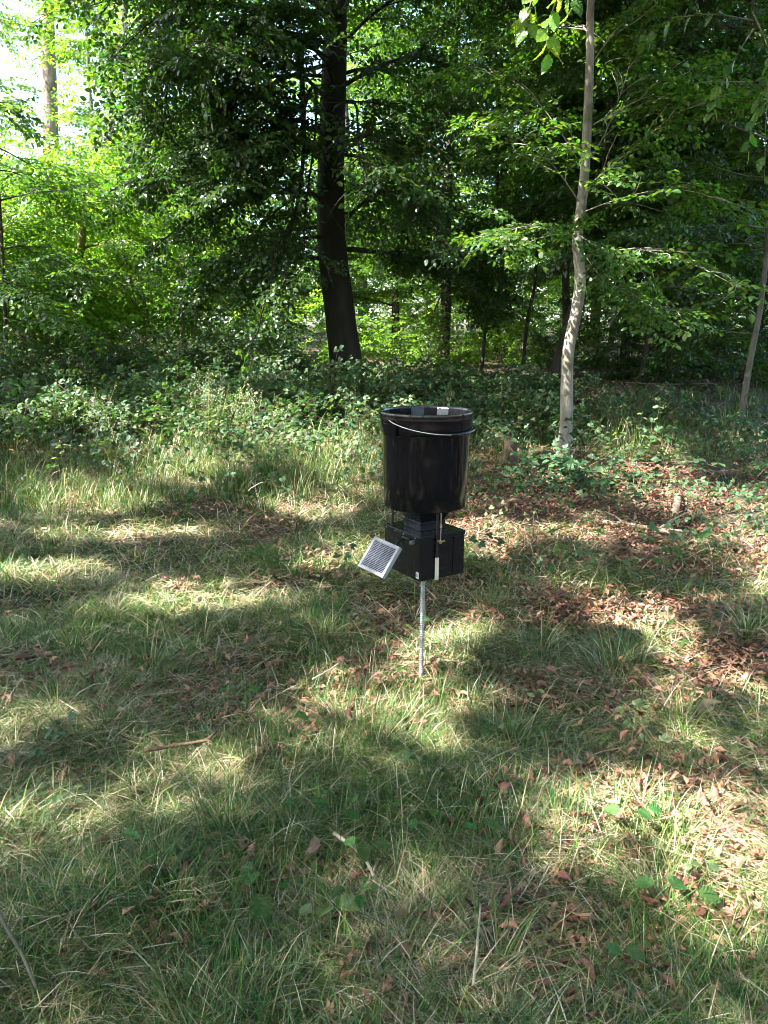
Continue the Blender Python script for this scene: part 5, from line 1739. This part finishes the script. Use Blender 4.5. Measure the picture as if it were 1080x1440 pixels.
# handle lugs
LUG = math.radians(-90 - 50)
for a in (LUG, LUG + PI):
    R = Matrix.Rotation(a, 3, 'Z')
    mb = MB()
    c = Vector((CX, CYY, zb + .318))
    V = []
    for s_ in (-1, 1):
        pass
    nseg = 8
    for i in range(nseg + 1):
        b = (-.19 + .38 * i / nseg)
        for (rr_, zz) in ((.1795, -.024), (.1895, -.024), (.1925, .020), (.1800, .026)):
            V.append(c + Matrix.Rotation(a + b, 3, 'Z') @ Vector((rr_, 0, zz)))
    F = []
    for i in range(nseg):
        for j in range(4):
            F.append((i * 4 + j, i * 4 + (j + 1) % 4, (i + 1) * 4 + (j + 1) % 4, (i + 1) * 4 + j))
    F += [(3, 2, 1, 0), tuple(nseg * 4 + j for j in range(4))]
    mb.add(V, F)
    fpart('handle_lug', mb, ['black_plastic'], bucket, True, 30)
# bail handle: wire from lug to lug hanging on the collar, tube grip in the middle
wire = []
for i in range(41):
    t = i / 40
    a = LUG + PI * t * 1.0
    drop = .050 * math.sin(PI * t) ** .8
    rr_ = .1895
    wire.append(Vector((CX + rr_ * math.cos(a), CYY + rr_ * math.sin(a), zb + .352 - drop)))
mb = MB(); mb.tube(wire, .0021, 8)
handle = fpart('handle', mb, ['steel_wire'], bucket)
mb = MB(); mb.tube(wire[17:30], .0068, 12)
fpart('handle_grip', mb, ['black_plastic'], bucket)

# control box (its corners come from the photograph)
BT = Vector((0.845, 0.535, 0)).normalized()          # along the right-hand face
BNl = Vector((-0.84, -0.54, 0)).normalized()
A = Vector((0.1385, 2.837, 0)); ex = Vector((0.1801, 0.1140, 0)); ex = ex.normalized() * .213
ey = Vector((-ex.y, ex.x, 0)).normalized() * .253
Rb = Matrix((ex.normalized(), ey.normalized(), Vector((0, 0, 1)))).transposed()
bc = A + ex / 2 + ey / 2
z0, z1 = .490, .668


def bxp(a, b, z):
    """Box coordinates: a along the right face, b along the left face from the front corner."""
    return A + ex.normalized() * a + ey.normalized() * b + Vector((0, 0, z))


mb = MB(); mb.box(bc + Vector((0, 0, (z0 + z1) / 2 - .002)), (.213, .253, z1 - z0 - .004), Rb)
cbox = fpart('control_box', mb, ['black_powder_coat'], None, False, bevel=.002)
mb = MB(); mb.box(bc + Vector((0, 0, z1 - .001)), (.219, .259, .004), Rb)
mb.box(bxp(.1065, -.0022, z1 - .009), (.219, .0018, .014), Rb)
mb.box(bxp(-.0022, .1265, z1 - .009), (.0018, .2514, .014), Rb)
fpart('box_lid', mb, ['black_powder_coat'], cbox, False, bevel=.0008)
mb = MB(); mb.box(bxp(.185, -.002, .575), (.052, .004, .150), Rb)
fpart('side_cover', mb, ['black_powder_coat'], cbox, False, bevel=.001)
for (a, b, z) in ((-.004, .235, .659), (-.004, .17, .659), (-.004, .11, .659), (-.004, .03, .659), (.03, -.004, .659), (.075, -.004, .659), (.03, -.003, .505), (.085, -.002, .505)):
    mb = MB()
    nrm = -ex.normalized() if a < 0 else -ey.normalized()
    p = bxp(max(a, 0) if a > 0 else 0, max(b, 0) if b > 0 else 0, z) + nrm * .002
    mb.tube([p, p + nrm * .003], [.0036, .0028], 8)
    fpart('screw', mb, ['silver_screw' if a < 0 else 'black_strap'], cbox)
# cable gland at the right
p = bxp(.213, .03, .512)
mb = MB(); mb.tube([p, p + ex.normalized() * .012, p + ex.normalized() * .013, p + ex.normalized() * .026], [.007, .007, .0045, .0045], 10)
fpart('cable_gland', mb, ['black_strap'], cbox)
# neck collar and flared chute under the bucket
nc = bc + Vector((.002, .0, 0))
R2 = Rb


def frustum(mb, c, zlo, wlo, dlo, zhi, whi, dhi, R):
    P_ = []
    for z, w, d in ((zlo, wlo, dlo), (zhi, whi, dhi)):
        for sx, sy in ((-1, -1), (1, -1), (1, 1), (-1, 1)):
            P_.append(Vector((c.x, c.y, z)) + R @ Vector((sx * w / 2, sy * d / 2, 0)))
    mb.add(P_, [(3, 2, 1, 0), (4, 5, 6, 7), (0, 1, 5, 4), (1, 2, 6, 5), (2, 3, 7, 6), (3, 0, 4, 7)])


mb = MB(); frustum(mb, nc, z1 + .001, .120, .120, z1 + .036, .120, .120, R2)
fpart('neck', mb, ['black_powder_coat'], None, False, bevel=.0015)
mb = MB(); frustum(mb, nc, z1 + .030, .108, .108, zb + .008, .168, .168, R2)
fpart('chute', mb, ['black_powder_coat'], None, False, bevel=.001)
mb = MB()
p = nc + R2 @ Vector((-.061, -.045, 0)); p.z = z1 + .026
mb.tube([p, p + R2 @ Vector((-.003, 0, 0))], [.003, .0024], 8)
fpart('screw', mb, ['silver_screw'], feeder)
# straps that hold the bucket to the box: black strap, clamp rod, wing nut, tail plate with its reflection painted in
sa = .075
mb = MB()
mb.box(bxp(sa, -.0075, .690), (.011, .004, .150), Rb)
mb.box(bxp(sa + .0005, -.0075, .598), (.016, .006, .040), Rb)
strap = fpart('strap', mb, ['black_strap'], None, False, bevel=.001)
mb = MB(); mb.tube([bxp(sa + .012, -.014, .640), bxp(sa + .012, -.014, .775)], .0026, 8)
fpart('clamp_rod', mb, ['steel_wire'], strap)
mb = MB()
c = bxp(sa + .010, -.016, .643)
mb.tube([c + Vector((0, 0, -.006)), c + Vector((0, 0, .006))], .0062, 10)
mb.box(c + ex.normalized() * .012 + Vector((0, 0, .001)), (.018, .003, .008), Rb)
mb.box(c - ex.normalized() * .010 + Vector((0, 0, .004)), (.012, .003, .008), Rb)
fpart('wing_nut', mb, ['brass'], strap, True)
mb = MB(); c = bxp(sa + .012, -.0145, .705); mb.tube([c + Vector((0, 0, -.006)), c + Vector((0, 0, .006))], .005, 8)
fpart('nut', mb, ['brass'], strap)
mb = MB(); mb.box(bxp(sa + .001, -.0065, .534), (.018, .0025, .094), Rb)
fpart('strap_plate', mb, ['plate_lit_cream'], strap, False, bevel=.0006)
mb = MB(); mb.box(bxp(.015, .215, .705), (.006, .003, .13), Rb)
fpart('strap', mb, ['black_strap'], None, False)
mb = MB(); mb.tube([bxp(.006, .215, .672), bxp(.006, .215, .775)], .002, 6)
fpart('clamp_rod', mb, ['steel_wire'], None)

# CE mark sticker at the lower front corner of the left face
mb = MB(); sc = bxp(-.0006, .016, .512); mb.box(sc, (.0008, .019, .026), Rb)
ce = fpart('ce_sticker', mb, ['sticker_white'], None, False)


def letter(strokes, c0, name):
    mb = MB()
    for (b0_, z0_, b1_, z1_) in strokes:
        cc = bxp(-.0014, c0 - (b0_ + b1_) / 2, .512 + (z0_ + z1_) / 2)
        mb.box(cc, (.0006, max(abs(b1_ - b0_), .0016), max(abs(z1_ - z0_), .0016)), Rb)
    return fpart(name, mb, ['sticker_ink'], ce, False)


def arc_letter(c0, bar):
    mb = MB(); n_ = 12; V = []; F = []
    for i in range(n_ + 1):
        a = PI / 2 + PI * i / n_
        for rr_ in (.0056, .0026):
            V.append(bxp(-.0013, c0 - rr_ * math.cos(a) * .95, .512 + rr_ * 1.7 * math.sin(a)))
    for i in range(n_):
        F.append((2 * i, 2 * i + 1, 2 * i + 3, 2 * i + 2))
    mb.add(V, F)
    if bar: mb.box(bxp(-.0013, c0 + .0018, .512), (.0004, .0034, .0022), Rb)
    return fpart('letter', mb, ['sticker_ink'], ce, False)


arc_letter(.0165, False)
arc_letter(.0085, True)

# solar panel: frame, backing, cells, arm
pn = Vector((-.5, -.62, .6)).normalized(); pa = Vector((.71, -.69, -.13)); pa = (pa - pn * pa.dot(pn)).normalized(); pbz = pn.cross(pa) * -1
pbz = pbz if pbz.z > 0 else -pbz
pc = Vector((-.021, 2.797, .605)); PW, PH = .135, .133
Rp = Matrix((pa, pn * -1, pbz)).transposed()     # local X across, -Y out of the face, Z up
mb = MB()
fr = .011; dep = .019
for (x_, z_, w, h) in ((0, PH / 2 - fr / 2, PW, fr), (0, -PH / 2 + fr / 2, PW, fr), (-PW / 2 + fr / 2, 0, fr, PH - 2 * fr), (PW / 2 - fr / 2, 0, fr, PH - 2 * fr)):
    mb.box(pc + Rp @ Vector((x_, dep / 2, z_)), (w, dep, h), Rp)
panel = fpart('solar_panel', mb, ['panel_frame'], None, False, bevel=.0008)
mb = MB(); mb.box(pc + Rp @ Vector((0, .010, 0)), (PW - 2 * fr, .012, PH - 2 * fr), Rp)
fpart('panel_backing', mb, ['panel_backing'], panel, False)
ncol, nrow = 4, 17
aw, ah = PW - 2 * fr - .006, PH - 2 * fr - .006
mb = MB()
for i in range(ncol):
    for j in range(nrow):
        cx_ = -aw / 2 + aw * (i + .5) / ncol; cz_ = -ah / 2 + ah * (j + .5) / nrow
        mb.box(pc + Rp @ Vector((cx_, .0036, cz_)), (aw / ncol - .0022, .0008, ah / nrow * .66), Rp)
fpart('solar_cells', mb, ['solar_cell'], panel, False)['kind'] = 'stuff'
mb = MB()
arm0 = bxp(-.001, .085, .640); arm1 = pc - pn * .019 + Rp @ Vector((.02, 0, .03))
mb.tube(spline([arm0, arm0 + BNl * .04, arm1 - pn * .02, arm1], 4), .006, 8)
fpart('panel_arm', mb, ['black_strap'], panel)
mb = MB(); mb.box(bxp(-.006, .085, .640), (.012, .050, .020), Rb)
fpart('arm_bracket', mb, ['black_strap'], panel, False, bevel=.002)
p = bxp(0, .045, .638)
mb = MB(); mb.tube([p, p - ex.normalized() * .010, p - ex.normalized() * .016, p - ex.normalized() * .018], [.010, .010, .008, .002], 14)
fpart('sensor', mb, ['sensor_grey'], cbox)

# ridged metal rod screwed into the ground
r0 = Vector((.1545, 3.0, FB.z - .10)); r1 = Vector((.160, 3.0, .50))
mb = MB(); mb.tube([r0, r0.lerp(r1, .5), r1], [.0072, .0078, .0078], 16)
rod = fpart('rod', mb, ['galvanised'])
mb = MB()
path = []
turns = int((r1.z - r0.z) / .0098)
for i in range(turns * 10 + 1):
    t = i / (turns * 10); a = 2 * PI * i / 10
    path.append(r0.lerp(r1, t) + Vector((math.cos(a), math.sin(a), 0)) * .0083)
mb.tube(path, .0023, 5)
fpart('rod_thread', mb, ['galvanised'], rod)
